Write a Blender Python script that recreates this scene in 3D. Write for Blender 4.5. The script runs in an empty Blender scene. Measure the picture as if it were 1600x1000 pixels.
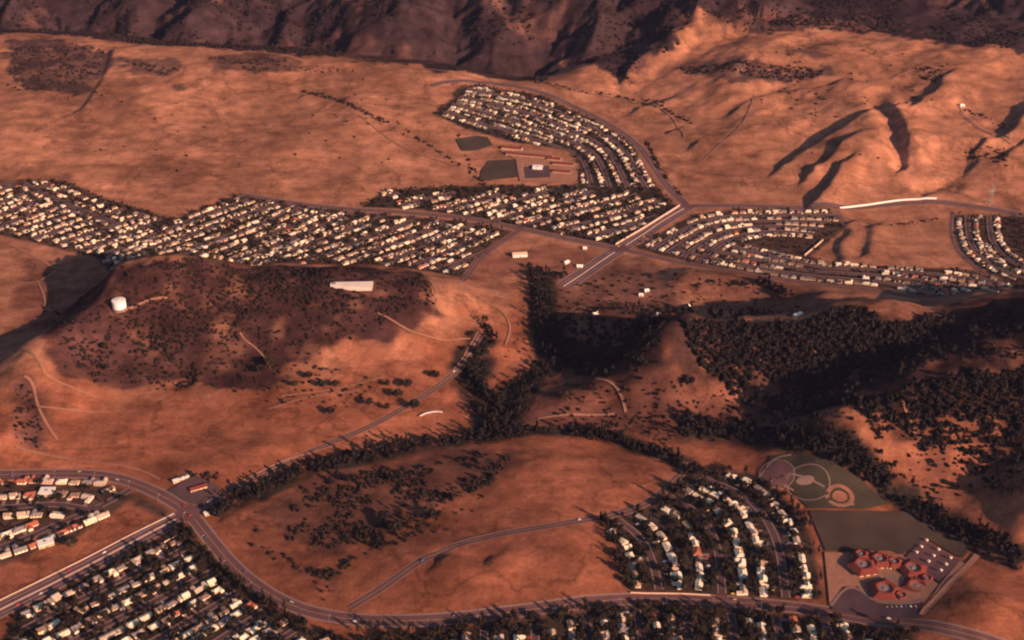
import bpy, bmesh, math, random
import numpy as np
random.seed(7); RNG = np.random.default_rng(7)
R = math.radians
C = bpy.context.scene.collection
scene = bpy.context.scene

# ------------------------------------------------------------------ camera
CAM_H, PITCH, F = 960.0, R(29.8), 2000.0          # metres, down-tilt, focal length in photo pixels
cam_d = bpy.data.cameras.new('camera'); cam = bpy.data.objects.new('camera', cam_d); C.objects.link(cam)
cam.location = (0, 0, CAM_H); cam.rotation_euler = (math.pi/2 - PITCH, 0, 0)
cam_d.sensor_width = 36; cam_d.lens = 36*F/1600; cam_d.clip_start = 5; cam_d.clip_end = 40000
scene.camera = cam
# ------------------------------------------------------------------ daylight
SUN_EL, SUN_AZ = R(20.5), R(132)                    # azimuth clockwise from +Y: behind the camera, to the right
world = bpy.data.worlds.new('World'); scene.world = world; world.use_nodes = True
wn = world.node_tree; wn.nodes.clear()
wo = wn.nodes.new('ShaderNodeOutputWorld'); wb = wn.nodes.new('ShaderNodeBackground'); ws = wn.nodes.new('ShaderNodeTexSky')
ws.sky_type = 'NISHITA'; ws.sun_disc = False; ws.sun_elevation = SUN_EL; ws.sun_rotation = SUN_AZ
ws.air_density = 1.0; ws.dust_density = 1.5; ws.ozone_density = 1.0
wb.inputs[1].default_value = 0.05
wn.links.new(ws.outputs[0], wb.inputs[0]); wn.links.new(wb.outputs[0], wo.inputs[0])
sun_d = bpy.data.lights.new('sun', 'SUN'); sun = bpy.data.objects.new('sun', sun_d); C.objects.link(sun)
sun_d.energy = 5.0; sun_d.angle = R(0.5); sun_d.color = (1.0, 0.575, 0.385)
sun.rotation_euler = (math.pi/2 - SUN_EL, 0, math.pi - SUN_AZ); sun.location = (800, -600, 1500)
vs = scene.view_settings
scene.display_settings.display_device = 'sRGB'; vs.view_transform = 'Standard'; vs.look = 'None'; vs.gamma = 1.0
vs.use_curve_mapping = False; vs.exposure = 1.0
scene.cycles.max_bounces = 4; scene.cycles.diffuse_bounces = 2; scene.cycles.glossy_bounces = 1; scene.cycles.caustics_reflective = False; scene.cycles.filter_width = 2.2

# ------------------------------------------------------------------ surveying helpers
CP, SP = math.cos(PITCH), math.sin(PITCH)
def ray(px, py):
    px = np.asarray(px, float); py = np.asarray(py, float)
    u = (px-800)/F; v = (500-py)/F
    return u, CP + v*SP, -SP + v*CP
def at(px, py, z=0.0):
    """the place at height z that a sight line of the survey photograph meets"""
    dx, dy, dz = ray(px, py); t = (z-CAM_H)/dz
    return np.stack([dx*t, dy*t], -1)
def to_px(x, y, z):
    zc = z-CAM_H; dep = y*CP - zc*SP; up = y*SP + zc*CP
    return 800 + F*x/dep, 500 - F*up/dep
_tab = RNG.random((256, 256))
def vnoise(x, y, s, seed=0):
    x = x/s + seed*17.31; y = y/s + seed*9.77
    xi = np.floor(x).astype(int); yi = np.floor(y).astype(int); fx = x-xi; fy = y-yi
    fx = fx*fx*fx*(fx*(fx*6-15)+10); fy = fy*fy*fy*(fy*(fy*6-15)+10)
    a = _tab[xi & 255, yi & 255]; b = _tab[(xi+1) & 255, yi & 255]; c = _tab[xi & 255, (yi+1) & 255]; d = _tab[(xi+1) & 255, (yi+1) & 255]
    return (a*(1-fx)+b*fx)*(1-fy) + (c*(1-fx)+d*fx)*fy - 0.5
def fbm(x, y, s, o=4, seed=0):
    t = 0; a = 1.0
    for k in range(o):
        t = t + a*vnoise(x, y, s, seed+k*3); s *= 0.47; a *= 0.5
    return t
def seg_dist(X, Y, P, vals=None):
    """distance of points to polyline P (n,2), with values carried along it and the side"""
    best = np.full(X.shape, 1e9); val = np.zeros(X.shape)
    for i in range(len(P)-1):
        a, b = P[i], P[i+1]; d = b-a; L = max((d*d).sum(), 1e-9)
        t = np.clip(((X-a[0])*d[0] + (Y-a[1])*d[1])/L, 0, 1)
        q = np.hypot(X-a[0]-t*d[0], Y-a[1]-t*d[1]); m = q < best
        best = np.where(m, q, best)
        if vals is not None: val = np.where(m, vals[i]+(vals[i+1]-vals[i])*t, val)
    return (best, val) if vals is not None else best
def inside(X, Y, P):
    r = np.zeros(np.shape(X), bool); n = len(P)
    for i in range(n):
        x0, y0 = P[i]; x1, y1 = P[(i+1) % n]
        if y0 == y1: continue
        c = ((Y < y0) != (Y < y1)) & (X < (x1-x0)*(Y-y0)/(y1-y0)+x0)
        r ^= c
    return r
def sdist(X, Y, P):
    d = seg_dist(X, Y, np.vstack([P, P[:1]]))
    return np.where(inside(X, Y, P), -d, d)
def smooth(P, it=2):
    P = np.asarray(P, float)
    for _ in range(it):
        Q = [P[0]]
        for a, b in zip(P[:-1], P[1:]): Q += [a*.75+b*.25, a*.25+b*.75]
        Q.append(P[-1]); P = np.array(Q)
    return P
def resample(P, step):
    P = np.asarray(P, float); s = np.r_[0, np.cumsum(np.hypot(*np.diff(P, axis=0).T))]
    n = max(2, int(round(s[-1]/step))+1); t = np.linspace(0, s[-1], n)
    return np.stack([np.interp(t, s, P[:, k]) for k in range(P.shape[1])], -1)

# ------------------------------------------------------------------ the lie of the land
# broad heights, surveyed as (photo x, photo y, height)
CTRL = [(-200,300,4),(25,290,5),(250,320,3),(400,300,5),(550,320,3),(-200,200,25),(60,200,24),(250,200,24),(450,200,24),(620,220,20),(720,200,20),
 (-150,120,44),(60,125,46),(250,120,46),(450,130,44),(620,140,40),(760,160,32),(880,170,28),(-150,52,64),(25,54,64),(150,60,64),(260,72,64),(400,80,62),(540,90,58),(700,107,50),(850,126,40),
 (930,95,62),(985,128,42),(1050,110,62),(1060,60,82),(1080,38,86),(1200,60,100),(1330,50,108),(1460,62,100),(1570,76,96),(1700,80,96),
 (1000,180,28),(1060,150,40),(1150,130,60),(1250,100,80),(1400,110,84),(1550,120,78),(1120,200,34),(1220,190,44),(1330,170,58),(1480,170,54),(1650,180,60),
 (1080,270,8),(1180,270,14),(1230,230,26),(1350,240,34),(1450,240,34),(1560,230,36),(1350,295,8),(1450,300,6),(1560,310,6),(1700,320,8),
 (980,270,8),(880,250,10),(820,290,5),(700,300,4),(-200,400,2),(25,380,0),(300,400,0),(600,400,0),(760,420,-4),(1000,380,0),(1200,400,0),(1400,400,2),(1560,430,2),(1700,430,4),
 (900,430,-6),(-200,560,6),(25,540,6),(-200,700,2),(25,680,3),(200,680,2),(400,680,0),(560,600,2),(650,540,2),(720,480,0),(760,640,-9),(850,560,-9),(860,680,-8),(980,610,-4),(960,710,-6),(1150,620,0),(1150,690,-4),(1250,700,-4),
 (1400,780,-6),(1560,820,-6),(1700,900,-4),(1480,720,12),(1560,740,10),(600,720,-5),(450,740,-3),(700,760,-2),(900,740,6),(1020,740,4),(800,800,4),(560,850,0),
 (25,760,2),(200,800,2),(300,800,1),(100,900,1),(300,950,0),(500,960,0),(700,900,5),(850,880,7),(700,960,1),(950,820,3),(1000,930,1),(1120,850,1),(1280,800,0),(1300,930,0),(1450,880,0),(1480,960,6),(1600,1000,10),
 (0,1100,0),(400,1100,0),(800,1100,0),(1200,1100,0),(1600,1100,6)]
cw = np.array([[*at(a, b, c), c] for a, b, c in CTRL])
extra = []                                                     # behind the mesa rim the ground drops into a canyon
for px, py, z in [(-150,52,64),(25,54,64),(150,60,64),(260,72,64),(400,80,62),(540,90,58),(700,107,50),(850,126,40)]:
    q = at(px, py, z); extra.append([q[0], q[1]+130, z-34])
cw = np.vstack([cw, extra])
for x, y in [(-3000,-500),(0,-500),(3000,-500),(-3500,1500),(3500,1500),(-3500,3500),(3500,3500),(-1500,5000),(1500,5000)]: cw = np.vstack([cw, [x, y, 20]])
Kd = np.hypot(cw[:, None, 0]-cw[None, :, 0], cw[:, None, 1]-cw[None, :, 1])/1000
def kern(r): return np.where(r > 1e-9, r*r*np.log(np.maximum(r, 1e-9)), 0)
n = len(cw); A = np.zeros((n+3, n+3)); A[:n, :n] = kern(Kd) + np.eye(n)*2e-4
A[:n, n] = 1; A[:n, n+1:n+3] = cw[:, :2]/1000; A[n:, :n] = A[:n, n:].T
sol = np.linalg.solve(A, np.r_[cw[:, 2], 0, 0, 0])
def base_h(X, Y):
    out = np.empty(X.shape); xf = X.ravel(); yf = Y.ravel(); o = out.ravel()
    for i in range(0, xf.size, 60000):
        x = xf[i:i+60000]/1000; y = yf[i:i+60000]/1000
        r2 = (x[:, None]-cw[None, :, 0]/1000)**2 + (y[:, None]-cw[None, :, 1]/1000)**2
        o[i:i+60000] = (0.5*r2*np.log(np.maximum(r2, 1e-12))) @ sol[:n] + sol[n] + sol[n+1]*x + sol[n+2]*y
    return o.reshape(X.shape)
# rounded hills: (photo crest polyline, crest height, width)
HILLS = [([(82,540),(138,508),(190,480),(262,456)], 46, 76), ([(262,452),(400,440),(520,442),(640,462)], 50, 105), ([(330,520),(480,510)], 22, 90),
 ([(1050,548),(1120,528),(1240,518),(1310,513)], 64, 80), ([(1430,512),(1560,494),(1700,480)], 48, 72), ([(1040,578),(1062,540)], 30, 48),
 ([(1330,645),(1430,612),(1560,572),(1700,520)], 64, 82), ([(1430,690),(1560,700),(1640,700)], 18, 60), ([(1640,775),(1740,750)], 52, 60), ([(1740,575),(1880,520)], 92, 105),
 ([(885,612),(930,602)], 14, 45), ([(1075,428),(1120,432),(1200,450),(1330,480)], 19, 38),
 ([(640,870),(780,850),(900,840)], 5, 60), ([(700,900),(860,900)], 6, 60), ([(420,700),(300,740)], 6, 40), ([(700,720),(850,700)], 5, 60),
 ([(10,620),(30,660)], 18, 55), ([(1500,985),(1540,950)], 14, 50), ([(1120,170),(1180,140),(1280,150)], 14, 70), ([(1330,190),(1365,215),(1380,260)], 9, 60), ([(1450,150),(1470,200),(1500,260)], 8, 65), ([(1130,240),(1200,215)], 9, 60), ([(200,180),(330,150)], 9, 110), ([(480,230),(640,190)], 8, 100), ([(60,180),(20,230)], 8, 90)]
# cut banks and gullies: (photo polyline, depth, half width)
CUTS = [([(1366,158),(1390,184),(1398,210),(1420,232)], 13, 22), ([(1500,244),(1580,230)], 14, 40), ([(470,142),(520,152),(556,170),(605,192)], 5, 14), ([(1445,303),(1482,300)], 8, 20), ([(282,560),(290,500)], 7, 18), ([(690,868),(755,885)], 3, 12)]
# graded steps whose drop faces away from the sun: (photo polyline, height, width of the upper shelf)
SCARPS = [([(1240,228),(1290,211),(1344,190)], 11, 60), ([(1272,262),(1296,256),(1314,240)], 13, 40), ([(1282,308),(1298,298),(1314,278)], 15, 40), ([(1398,170),(1416,192),(1424,226)], 11, 40), ([(1446,130),(1474,120),(1476,108)], 10, 40),
 ([(1545,206),(1585,200),(1600,176)], 13, 60), ([(1530,252),(1560,256),(1590,240)], 7, 50), ([(1322,350),(1337,362),(1310,381),(1318,405)], 5.5, 30), ([(1366,352),(1360,392)], 5.5, 30), ([(700,872),(756,888)], 4, 30), ([(1450,306),(1478,300)], 4, 30),
 ([(1160,126),(1200,114),(1300,112)], 5, 40), ([(1000,165),(1040,160)], 6, 30), ([(480,152),(520,160),(560,178),(606,198)], 4, 30), ([(1105,58),(1060,46)], 8, 30), ([(130,150),(165,110),(180,80)], 6, 50)]
# mountain spurs behind: foot (photo x, y) and the way they climb
foot_line = [(-500,50),(25,52),(150,60),(260,72),(400,82),(540,92),(700,112),(850,130),(975,126),(1030,70),(1065,14),(1150,-4),(1250,-4),(1330,8),(1420,40),(1500,64),(1700,78),(2200,80)]
spurs = []
sr = random.Random(11)
for k in range(23):
    px = -420 + k*118 + sr.uniform(-42, 42)
    py = float(np.interp(px, [q[0] for q in foot_line], [q[1] for q in foot_line])) - sr.uniform(0, 10)
    z0 = float(np.interp(px, [-500, 900, 1060, 1600], [34, 24, 84, 84]))
    p = at(px, py, z0); lean = sr.uniform(-.15, .55); pts = [[p[0], p[1], z0]]
    for s in range(7):
        stp = sr.uniform(70, 120); a = lean + sr.uniform(-.4, .4)
        q = pts[-1]; pts.append([q[0]+stp*math.sin(a), q[1]+stp*math.cos(a), q[2]+stp*sr.uniform(.28, .62)])
    spurs.append((np.array(pts), sr.uniform(.42, .62)))
    for bi in (2, 4):
        b = pts[bi]; pts2 = [list(b)]
        a = lean + sr.choice([-1, 1])*sr.uniform(1.6, 2.2)
        for s in range(3): q = pts2[-1]; pts2.append([q[0]+45*math.sin(a), q[1]+45*math.cos(a), q[2]-sr.uniform(15, 26)])
        spurs.append((np.array(pts2), .8))

GX0, GX1, GY0, GY1, GS = -1560.0, 1560.0, 840.0, 3640.0, 5.0
def axis(a, b, s, lo, hi):
    core = list(np.arange(a, b+.1, s)); st = s; v = a; left = []
    while v > lo: st *= 1.35; v -= st; left.append(v)
    st = s; v = b; right = []
    while v < hi: st *= 1.35; v += st; right.append(v)
    return np.array(left[::-1]+core+right), len(left)
gx, ox = axis(GX0, GX1, GS, -14000, 14000); gy, oy = axis(GY0, GY1, GS, -6000, 22000)
GX, GY = np.meshgrid(gx, gy)                                   # rows run in y
def land(X, Y):
    Z = base_h(X, Y); far = np.clip((np.hypot(X, Y-2200)-2600)/2500, 0, 1); Z = Z*(1-far)+40*far
    rough = np.zeros(X.shape)
    for pts, amp, w in HILLS:
        P = smooth([at(a, b, amp*.8) for a, b in pts])
        m = (np.abs(X-P[:, 0].mean()) < np.ptp(P[:, 0])/2+4*w) & (np.abs(Y-P[:, 1].mean()) < np.ptp(P[:, 1])/2+4*w)
        d = seg_dist(X[m], Y[m], P); d = d*(1+.35*fbm(X[m], Y[m], 130, 3, 5))
        g = np.exp(-(d/w)**2); Z[m] += amp*g; rough[m] = np.maximum(rough[m], g*min(1, amp/30))
    m = (Y > 2250)
    mt = np.full(X.shape, -1e3); x = X[m]; y = Y[m]; xw = x+110*fbm(x, y, 210, 4, 2); yw = y+90*fbm(x, y, 210, 4, 8); b = np.full(x.shape, -1e3)
    for P, sl in spurs:
        d, z = seg_dist(xw, yw, P[:, :2], P[:, 2]); b = np.maximum(b, z-sl*d-.0*d)
    mt[m] = b; e = np.clip((mt-Z)/14+.5, 0, 1); Z = np.where(mt > Z-7, Z*(1-e)+mt*e+7*e*(1-e), Z)
    rough = np.maximum(rough, e*1.5)
    for pts, dep, w, *pw in CUTS:
        zc = float(np.median([Z[np.unravel_index(np.argmin((X-q[0])**2+(Y-q[1])**2), X.shape)] for q in [at(a, b, 30) for a, b in pts]]))
        P = smooth([at(a, b, zc) for a, b in pts])
        m = (np.abs(X-P[:, 0].mean()) < np.ptp(P[:, 0])/2+4*w) & (np.abs(Y-P[:, 1].mean()) < np.ptp(P[:, 1])/2+4*w)
        d = seg_dist(X[m], Y[m], P); d = d*(1+.3*vnoise(X[m], Y[m], 30, 4)); Z[m] -= dep*np.exp(-(d/w)**(pw[0] if pw else 2.6))
    for pts, hh, wn in SCARPS:
        zc = float(np.median([Z[np.unravel_index(np.argmin((X-q[0])**2+(Y-q[1])**2), X.shape)] for q in [at(a, b, 30) for a, b in pts]]))
        P = smooth([at(a, b, zc+hh*.5) for a, b in pts]); m = (np.abs(X-P[:, 0].mean()) < np.ptp(P[:, 0])/2+3*wn) & (np.abs(Y-P[:, 1].mean()) < np.ptp(P[:, 1])/2+3*wn)
        x = X[m]+4*vnoise(X[m], Y[m], 25, 12); y = Y[m]+4*vnoise(X[m], Y[m], 25, 13); best = np.full(x.shape, 1e9); sd = np.zeros(x.shape)
        for i in range(len(P)-1):
            d = P[i+1]-P[i]; t = np.clip(((x-P[i, 0])*d[0]+(y-P[i, 1])*d[1])/(d @ d), 0, 1); qx = x-P[i, 0]-t*d[0]; qy = y-P[i, 1]-t*d[1]; r_ = np.hypot(qx, qy); k = r_ < best
            best = np.where(k, r_, best); sd = np.where(k, qx*math.sin(SUN_AZ)+qy*math.cos(SUN_AZ), sd)
        Z[m] += hh*np.where(sd > 0, np.exp(-(best/wn)**2), np.exp(-(best/7)**2))
    px, py = to_px(X, Y, Z)
    hillside = np.clip((Z-14)/20, 0, 1); ur = X*.82+Y*.57; vr = -X*.57+Y*.82
    fold = np.clip((X-180)/200, 0, 1)*np.clip((Z-16)/25, 0, 1)*np.clip((Y-1950)/150, 0, 1)*np.clip((3100-Y)/200, 0, 1)
    Z += fold*(15*fbm(ur*.45, vr, 120, 4, 14)-9*np.abs(fbm(ur*.6, vr, 170, 3, 15)))
    Z += 3.0*fbm(X, Y, 260, 3, 1) + hillside*7*fbm(X, Y, 190, 4, 6) + rough*9*fbm(X, Y, 75, 4, 3)
    return Z
GZ = land(GX, GY)
core = GZ[oy:oy+int((GY1-GY0)/GS)+1, ox:ox+int((GX1-GX0)/GS)+1]
def hz(x, y):
    """height of the built terrain"""
    x = np.asarray(x, float); y = np.asarray(y, float)
    u = np.clip((x-GX0)/GS, 0, core.shape[1]-1.001); v = np.clip((y-GY0)/GS, 0, core.shape[0]-1.001)
    i = u.astype(int); j = v.astype(int); fu = u-i; fv = v-j
    return (core[j, i]*(1-fu)+core[j, i+1]*fu)*(1-fv) + (core[j+1, i]*(1-fu)+core[j+1, i+1]*fu)*fv
def ground(px, py):
    """where a sight line first meets the built terrain: (x, y)"""
    px = np.atleast_1d(np.asarray(px, float)); py = np.atleast_1d(np.asarray(py, float))
    dx, dy, dz = ray(px, py); t0 = np.full(px.shape, 700.0); t1 = np.full(px.shape, 4600.0); hit = np.zeros(px.shape, bool)
    prev = t0.copy(); res = t1.copy()
    for t in np.arange(900, 4600, 14.0):
        below = (CAM_H+dz*t) < hz(dx*t, dy*t); new = below & ~hit
        res[new] = t; hit |= below
    lo = res-14; hi = res
    for _ in range(12):
        mid = (lo+hi)/2; b = (CAM_H+dz*mid) < hz(dx*mid, dy*mid); hi = np.where(b, mid, hi); lo = np.where(b, lo, mid)
    return np.stack([dx*hi, dy*hi], -1)
def G(pts):
    a = np.array(pts, float); return ground(a[:, 0], a[:, 1])
# ------------------------------------------------------------------ materials
def nodes(name):
    m = bpy.data.materials.new(name); m.use_nodes = True; nt = m.node_tree; b = nt.nodes['Principled BSDF']
    b.inputs['Roughness'].default_value = .9; b.inputs['Specular IOR Level'].default_value = .15
    return m, nt, b
def mat(name, col, var=.15, scale=1.5, rough=.9, spec=.15, bump=0.0, obj_var=0.0, metal=0.0, island=0.0, det=4.0):
    """one plain material: base colour with grain, a little variation from object to object"""
    m, nt, b = nodes(name); N = nt.nodes.new; L = nt.links.new
    b.inputs['Roughness'].default_value = rough; b.inputs['Specular IOR Level'].default_value = spec; b.inputs['Metallic'].default_value = metal
    tc = N('ShaderNodeTexCoord'); no = N('ShaderNodeTexNoise'); no.inputs['Scale'].default_value = scale; no.inputs['Detail'].default_value = det
    L(tc.outputs['Object'], no.inputs['Vector'])
    mr = N('ShaderNodeMapRange'); mr.inputs[1].default_value = .25; mr.inputs[2].default_value = .75; mr.inputs[3].default_value = 1-var; mr.inputs[4].default_value = 1+var
    L(no.outputs[0], mr.inputs[0]); val = mr.outputs[0]
    if obj_var or island:
        src = N('ShaderNodeObjectInfo').outputs['Random'] if obj_var else N('ShaderNodeNewGeometry').outputs['Random Per Island']
        v = obj_var or island
        m2 = N('ShaderNodeMapRange'); m2.inputs[3].default_value = 1-v; m2.inputs[4].default_value = 1+v; L(src, m2.inputs[0])
        mm = N('ShaderNodeMath'); mm.operation = 'MULTIPLY'; L(val, mm.inputs[0]); L(m2.outputs[0], mm.inputs[1]); val = mm.outputs[0]
    vm = N('ShaderNodeVectorMath'); vm.operation = 'SCALE'; vm.inputs[0].default_value = col; L(val, vm.inputs['Scale']); L(vm.outputs[0], b.inputs['Base Color'])
    if bump:
        bp = N('ShaderNodeBump'); bp.inputs['Strength'].default_value = bump; bp.inputs['Distance'].default_value = .3; L(no.outputs[0], bp.inputs['Height']); L(bp.outputs[0], b.inputs['Normal'])
    return m
M = {}
M['asphalt'] = mat('asphalt', (.100, .050, .055), .2, .06, .92)
M['street'] = mat('street_asphalt', (.068, .040, .046), .18, .08, .92)
M['concrete'] = mat('concrete', (.19, .125, .11), .14, .4)
M['dirt_path'] = mat('dirt_path', (.25, .125, .085), .2, .15)
M['paint_white'] = mat('paint_white', (.75, .72, .68), .1, 2)
M['paint_yellow'] = mat('paint_yellow', (.65, .45, .12), .1, 2)
M['lawn'] = mat('lawn', (.040, .033, .023), .35, .03)
M['field_turf'] = mat('field_turf', (.050, .035, .027), .4, .02)
M['sand'] = mat('sand', (.22, .095, .065), .2, .1)
M['leaf'] = [mat('foliage_a', (.020, .016, .013), .35, .8, spec=0.0, island=.5), mat('foliage_b', (.027, .021, .014), .35, .8, spec=0.0, island=.5), mat('foliage_c', (.015, .0125, .012), .3, .8, spec=0.0, island=.5)]
M['brush'] = mat('brush', (.022, .016, .014), .3, .3, spec=0.0, island=.4)
M['bark'] = mat('bark', (.10, .065, .05), .25, 2)
M['frond'] = mat('palm_frond', (.04, .036, .02), .3, 1)
WALLS = {'white': (.76, .68, .54), 'cream': (.68, .55, .37), 'beige': (.50, .38, .28), 'pale pink': (.62, .42, .36), 'tan': (.42, .30, .22)}
ROOFS = {'white gravel': (.68, .60, .45), 'pale grey': (.42, .34, .27), 'brown shake': (.17, .11, .085), 'grey shingle': (.20, .17, .165), 'red tile': (.32, .10, .06), 'tan shingle': (.33, .23, .16)}
WM = {k: mat('wall_'+k.replace(' ', '_'), c, .06, .8) for k, c in WALLS.items()}
RM = {k: mat('roof_'+k.replace(' ', '_'), c, .14, .9, obj_var=0) for k, c in ROOFS.items()}
M['garage'] = mat('garage_door', (.70, .62, .48), .06, 1)
M['door'] = mat('front_door', (.20, .09, .06), .1, 1)
M['trim'] = mat('white_trim', (.72, .70, .66), .05, 1)
mg, nt, b = nodes('window_glass'); b.inputs['Base Color'].default_value = (.03, .035, .045, 1); b.inputs['Roughness'].default_value = .08; b.inputs['Specular IOR Level'].default_value = .6; M['glass'] = mg
M['brick'] = mat('chimney_brick', (.30, .12, .08), .2, 3)
M['steel'] = mat('galvanised_steel', (.35, .34, .34), .1, 2, rough=.5, metal=.6)
M['tank'] = mat('tank_paint', (.72, .69, .64), .04, .2, rough=.5)
M['reservoir'] = mat('reservoir_concrete', (.52, .47, .42), .12, .12)
M['schoolroof'] = mat('school_roof_tile', (.15, .034, .026), .2, .5)
M['schoolwall'] = mat('school_wall', (.58, .40, .26), .08, .5)
M['flatroof'] = mat('flat_roof_gravel', (.16, .12, .12), .2, .4)
M['tyre'] = mat('tyre_rubber', (.02, .02, .02), .1, 2)
M['fence'] = mat('fence_boards', (.30, .19, .13), .2, .6)
M['block'] = mat('block_wall', (.50, .36, .28), .1, .4)

def mesh_obj(name, V, Fc, m=None, parent=None, smooth_=False, mi=None):
    me = bpy.data.meshes.new(name); V = np.asarray(V, float)
    if isinstance(Fc, np.ndarray): Fc = Fc.tolist()
    me.from_pydata(V.tolist(), [], Fc)
    if m is not None:
        for k in (m if isinstance(m, list) else [m]): me.materials.append(k)
    if mi is not None: me.polygons.foreach_set('material_index', np.asarray(mi, np.int32))
    if smooth_: me.polygons.foreach_set('use_smooth', np.ones(len(me.polygons), bool))
    me.update(); o = bpy.data.objects.new(name, me); C.objects.link(o)
    if parent is not None: o.parent = parent
    return o
def tag(o, label=None, cat=None, group=None, kind=None):
    for k, v in (('label', label), ('category', cat), ('group', group), ('kind', kind)):
        if v: o[k] = v
    return o
def empty(name, loc, rz=0, label=None, cat=None, group=None):
    o = bpy.data.objects.new(name, None); C.objects.link(o); o.location = loc; o.rotation_euler = (0, 0, rz); o.empty_display_size = 1
    return tag(o, label, cat, group)

# ------------------------------------------------------------------ terrain
ZONES = []        # (world polygon, albedo, softness, warp)
def zone(px, col, soft=10, warp=14): ZONES.append((G(px), np.array(col), soft, warp))
GRASS = np.array((.325, .150, .093))
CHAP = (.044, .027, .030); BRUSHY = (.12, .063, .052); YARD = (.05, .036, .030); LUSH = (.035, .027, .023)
NEARG = (.262, .098, .057)
GR = lambda k: tuple(GRASS*k)
for px_, k_ in [([(40,258),(300,250),(560,262),(560,276),(250,286),(40,276)], .74), ([(320,205),(420,160),(520,210),(430,255)], .84), ([(180,110),(240,140),(130,232),(95,220),(130,150)], .76), ([(1090,190),(1160,180),(1240,300),(1120,300)], .80), ([(600,150),(690,150),(740,210),(660,240)], .82), ([(1330,110),(1430,120),(1440,180),(1350,150)], .84), ([(330,120),(560,120),(560,140),(330,150)], .86), ([(1050,235),(1090,250),(1075,285),(1040,265)], .62)]: zone(px_, GR(k_), 26, 40)
# the nearer fields are redder
zone([(-300,620),(330,610),(520,560),(760,500),(860,440),(900,560),(1100,600),(1300,680),(1420,690),(1700,700),(1900,1150),(-400,1150)], NEARG, 60, 40)
mp = [(-900,51),(25,51),(150,59),(260,71),(400,81),(540,91),(700,110),(800,124),(850,128),(870,92),(905,86),(935,96),(960,122),(985,128),(1010,112),(1035,88),(1062,70),(1050,50),(1066,32),(1105,30),(1170,50),(1205,48),(1260,46),(1370,52),(1420,58),(1500,66),(1560,76),(1800,82),(2300,82)]
mg_ = G([(min(max(a, -80), 1680), b) for a, b in mp])
mw = [tuple(g) if 0 < a < 1600 else at(a, b, np.interp(a, [-900, 700, 850, 1000, 1060, 2000], [62, 50, 42, 44, 90, 96])) for (a, b), g in zip(mp, mg_)]
MTN = np.array(mw+[(9000, 3000), (12000, 20000), (-12000, 20000), (-9000, 3000)]); ZONES.append((MTN, np.array(CHAP), 8, 22))
zone([(10,62),(90,62),(175,78),(185,100),(150,128),(132,150),(70,142),(10,140)], (0.084,0.047,0.044), 8, 25)
zone([(185,90),(270,92),(285,108),(260,118),(205,112)], BRUSHY, 6, 14)
zone([(312,96),(330,86),(420,84),(480,95),(470,112),(400,116),(345,110)], BRUSHY, 6, 14)
zone([(265,135),(290,133),(302,140),(285,146)], BRUSHY, 4, 6)
zone([(1060,105),(1090,96),(1180,98),(1300,104),(1312,118),(1250,126),(1160,128),(1075,118)], (0.101,0.055,0.048), 8, 18)
zone([(1120,36),(1200,42),(1300,46),(1368,48),(1330,32),(1230,12),(1150,10)], (0.118,0.058,0.052), 8, 14)
zone([(1225,78),(1260,80),(1305,92),(1270,92),(1235,86)], BRUSHY, 5, 8)
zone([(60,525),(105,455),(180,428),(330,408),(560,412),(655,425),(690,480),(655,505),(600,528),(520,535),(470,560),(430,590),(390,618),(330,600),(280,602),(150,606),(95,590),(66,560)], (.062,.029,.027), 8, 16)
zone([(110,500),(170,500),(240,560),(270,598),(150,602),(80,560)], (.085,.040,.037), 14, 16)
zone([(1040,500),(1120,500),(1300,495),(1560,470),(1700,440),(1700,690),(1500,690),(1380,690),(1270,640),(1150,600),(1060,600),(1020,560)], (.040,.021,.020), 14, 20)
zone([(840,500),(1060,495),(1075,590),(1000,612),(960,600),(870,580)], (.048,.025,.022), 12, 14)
zone([(1050,432),(1180,430),(1250,455),(1440,480),(1440,500),(1260,490),(1100,478)], (0.185,0.082,0.056), 10, 10)
zone([(830,430),(1000,400),(1060,440),(1080,490),(850,500)], (0.160,0.078,0.056), 14, 14)
zone([(735,395),(860,380),(960,400),(900,450),(800,430),(730,440)], (0.252,0.109,0.074), 12, 10)
zone([(30,405),(150,412),(205,425),(120,470),(60,500),(30,500)], (0.218,0.094,0.067), 12, 12)
zone([(25,440),(60,450),(120,470),(60,520),(25,500)], (0.202,0.082,0.059), 12, 12)
zone([(25,585),(60,590),(80,640),(70,700),(25,700)], (0.126,0.058,0.048), 10, 12)
zone([(370,790),(520,720),(700,690),(820,700),(760,760),(620,820),(520,860),(420,850)], (.125,.056,.040), 18, 26)
zone([(640,870),(760,838),(860,850),(760,890),(660,915)], (.165,.062,.042), 16, 24)
zone([(360,810),(430,850),(520,905),(540,940),(470,920),(390,860)], (.19,.075,.048), 12, 14)
zone([(860,740),(980,720),(1040,730),(960,770)], (.20,.078,.048), 20, 30)
zone([(640,870),(760,830),(880,860),(760,900),(600,930)], (0.210,0.078,0.048), 20, 20)
zone([(1390,700),(1500,680),(1570,700),(1560,740),(1480,800),(1420,770)], (0.252,0.101,0.063), 10, 12)
zone([(800,660),(880,590),(1000,600),(1260,620),(1300,680),(1060,690),(860,685)], (.13,.056,.043), 12, 16)
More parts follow.
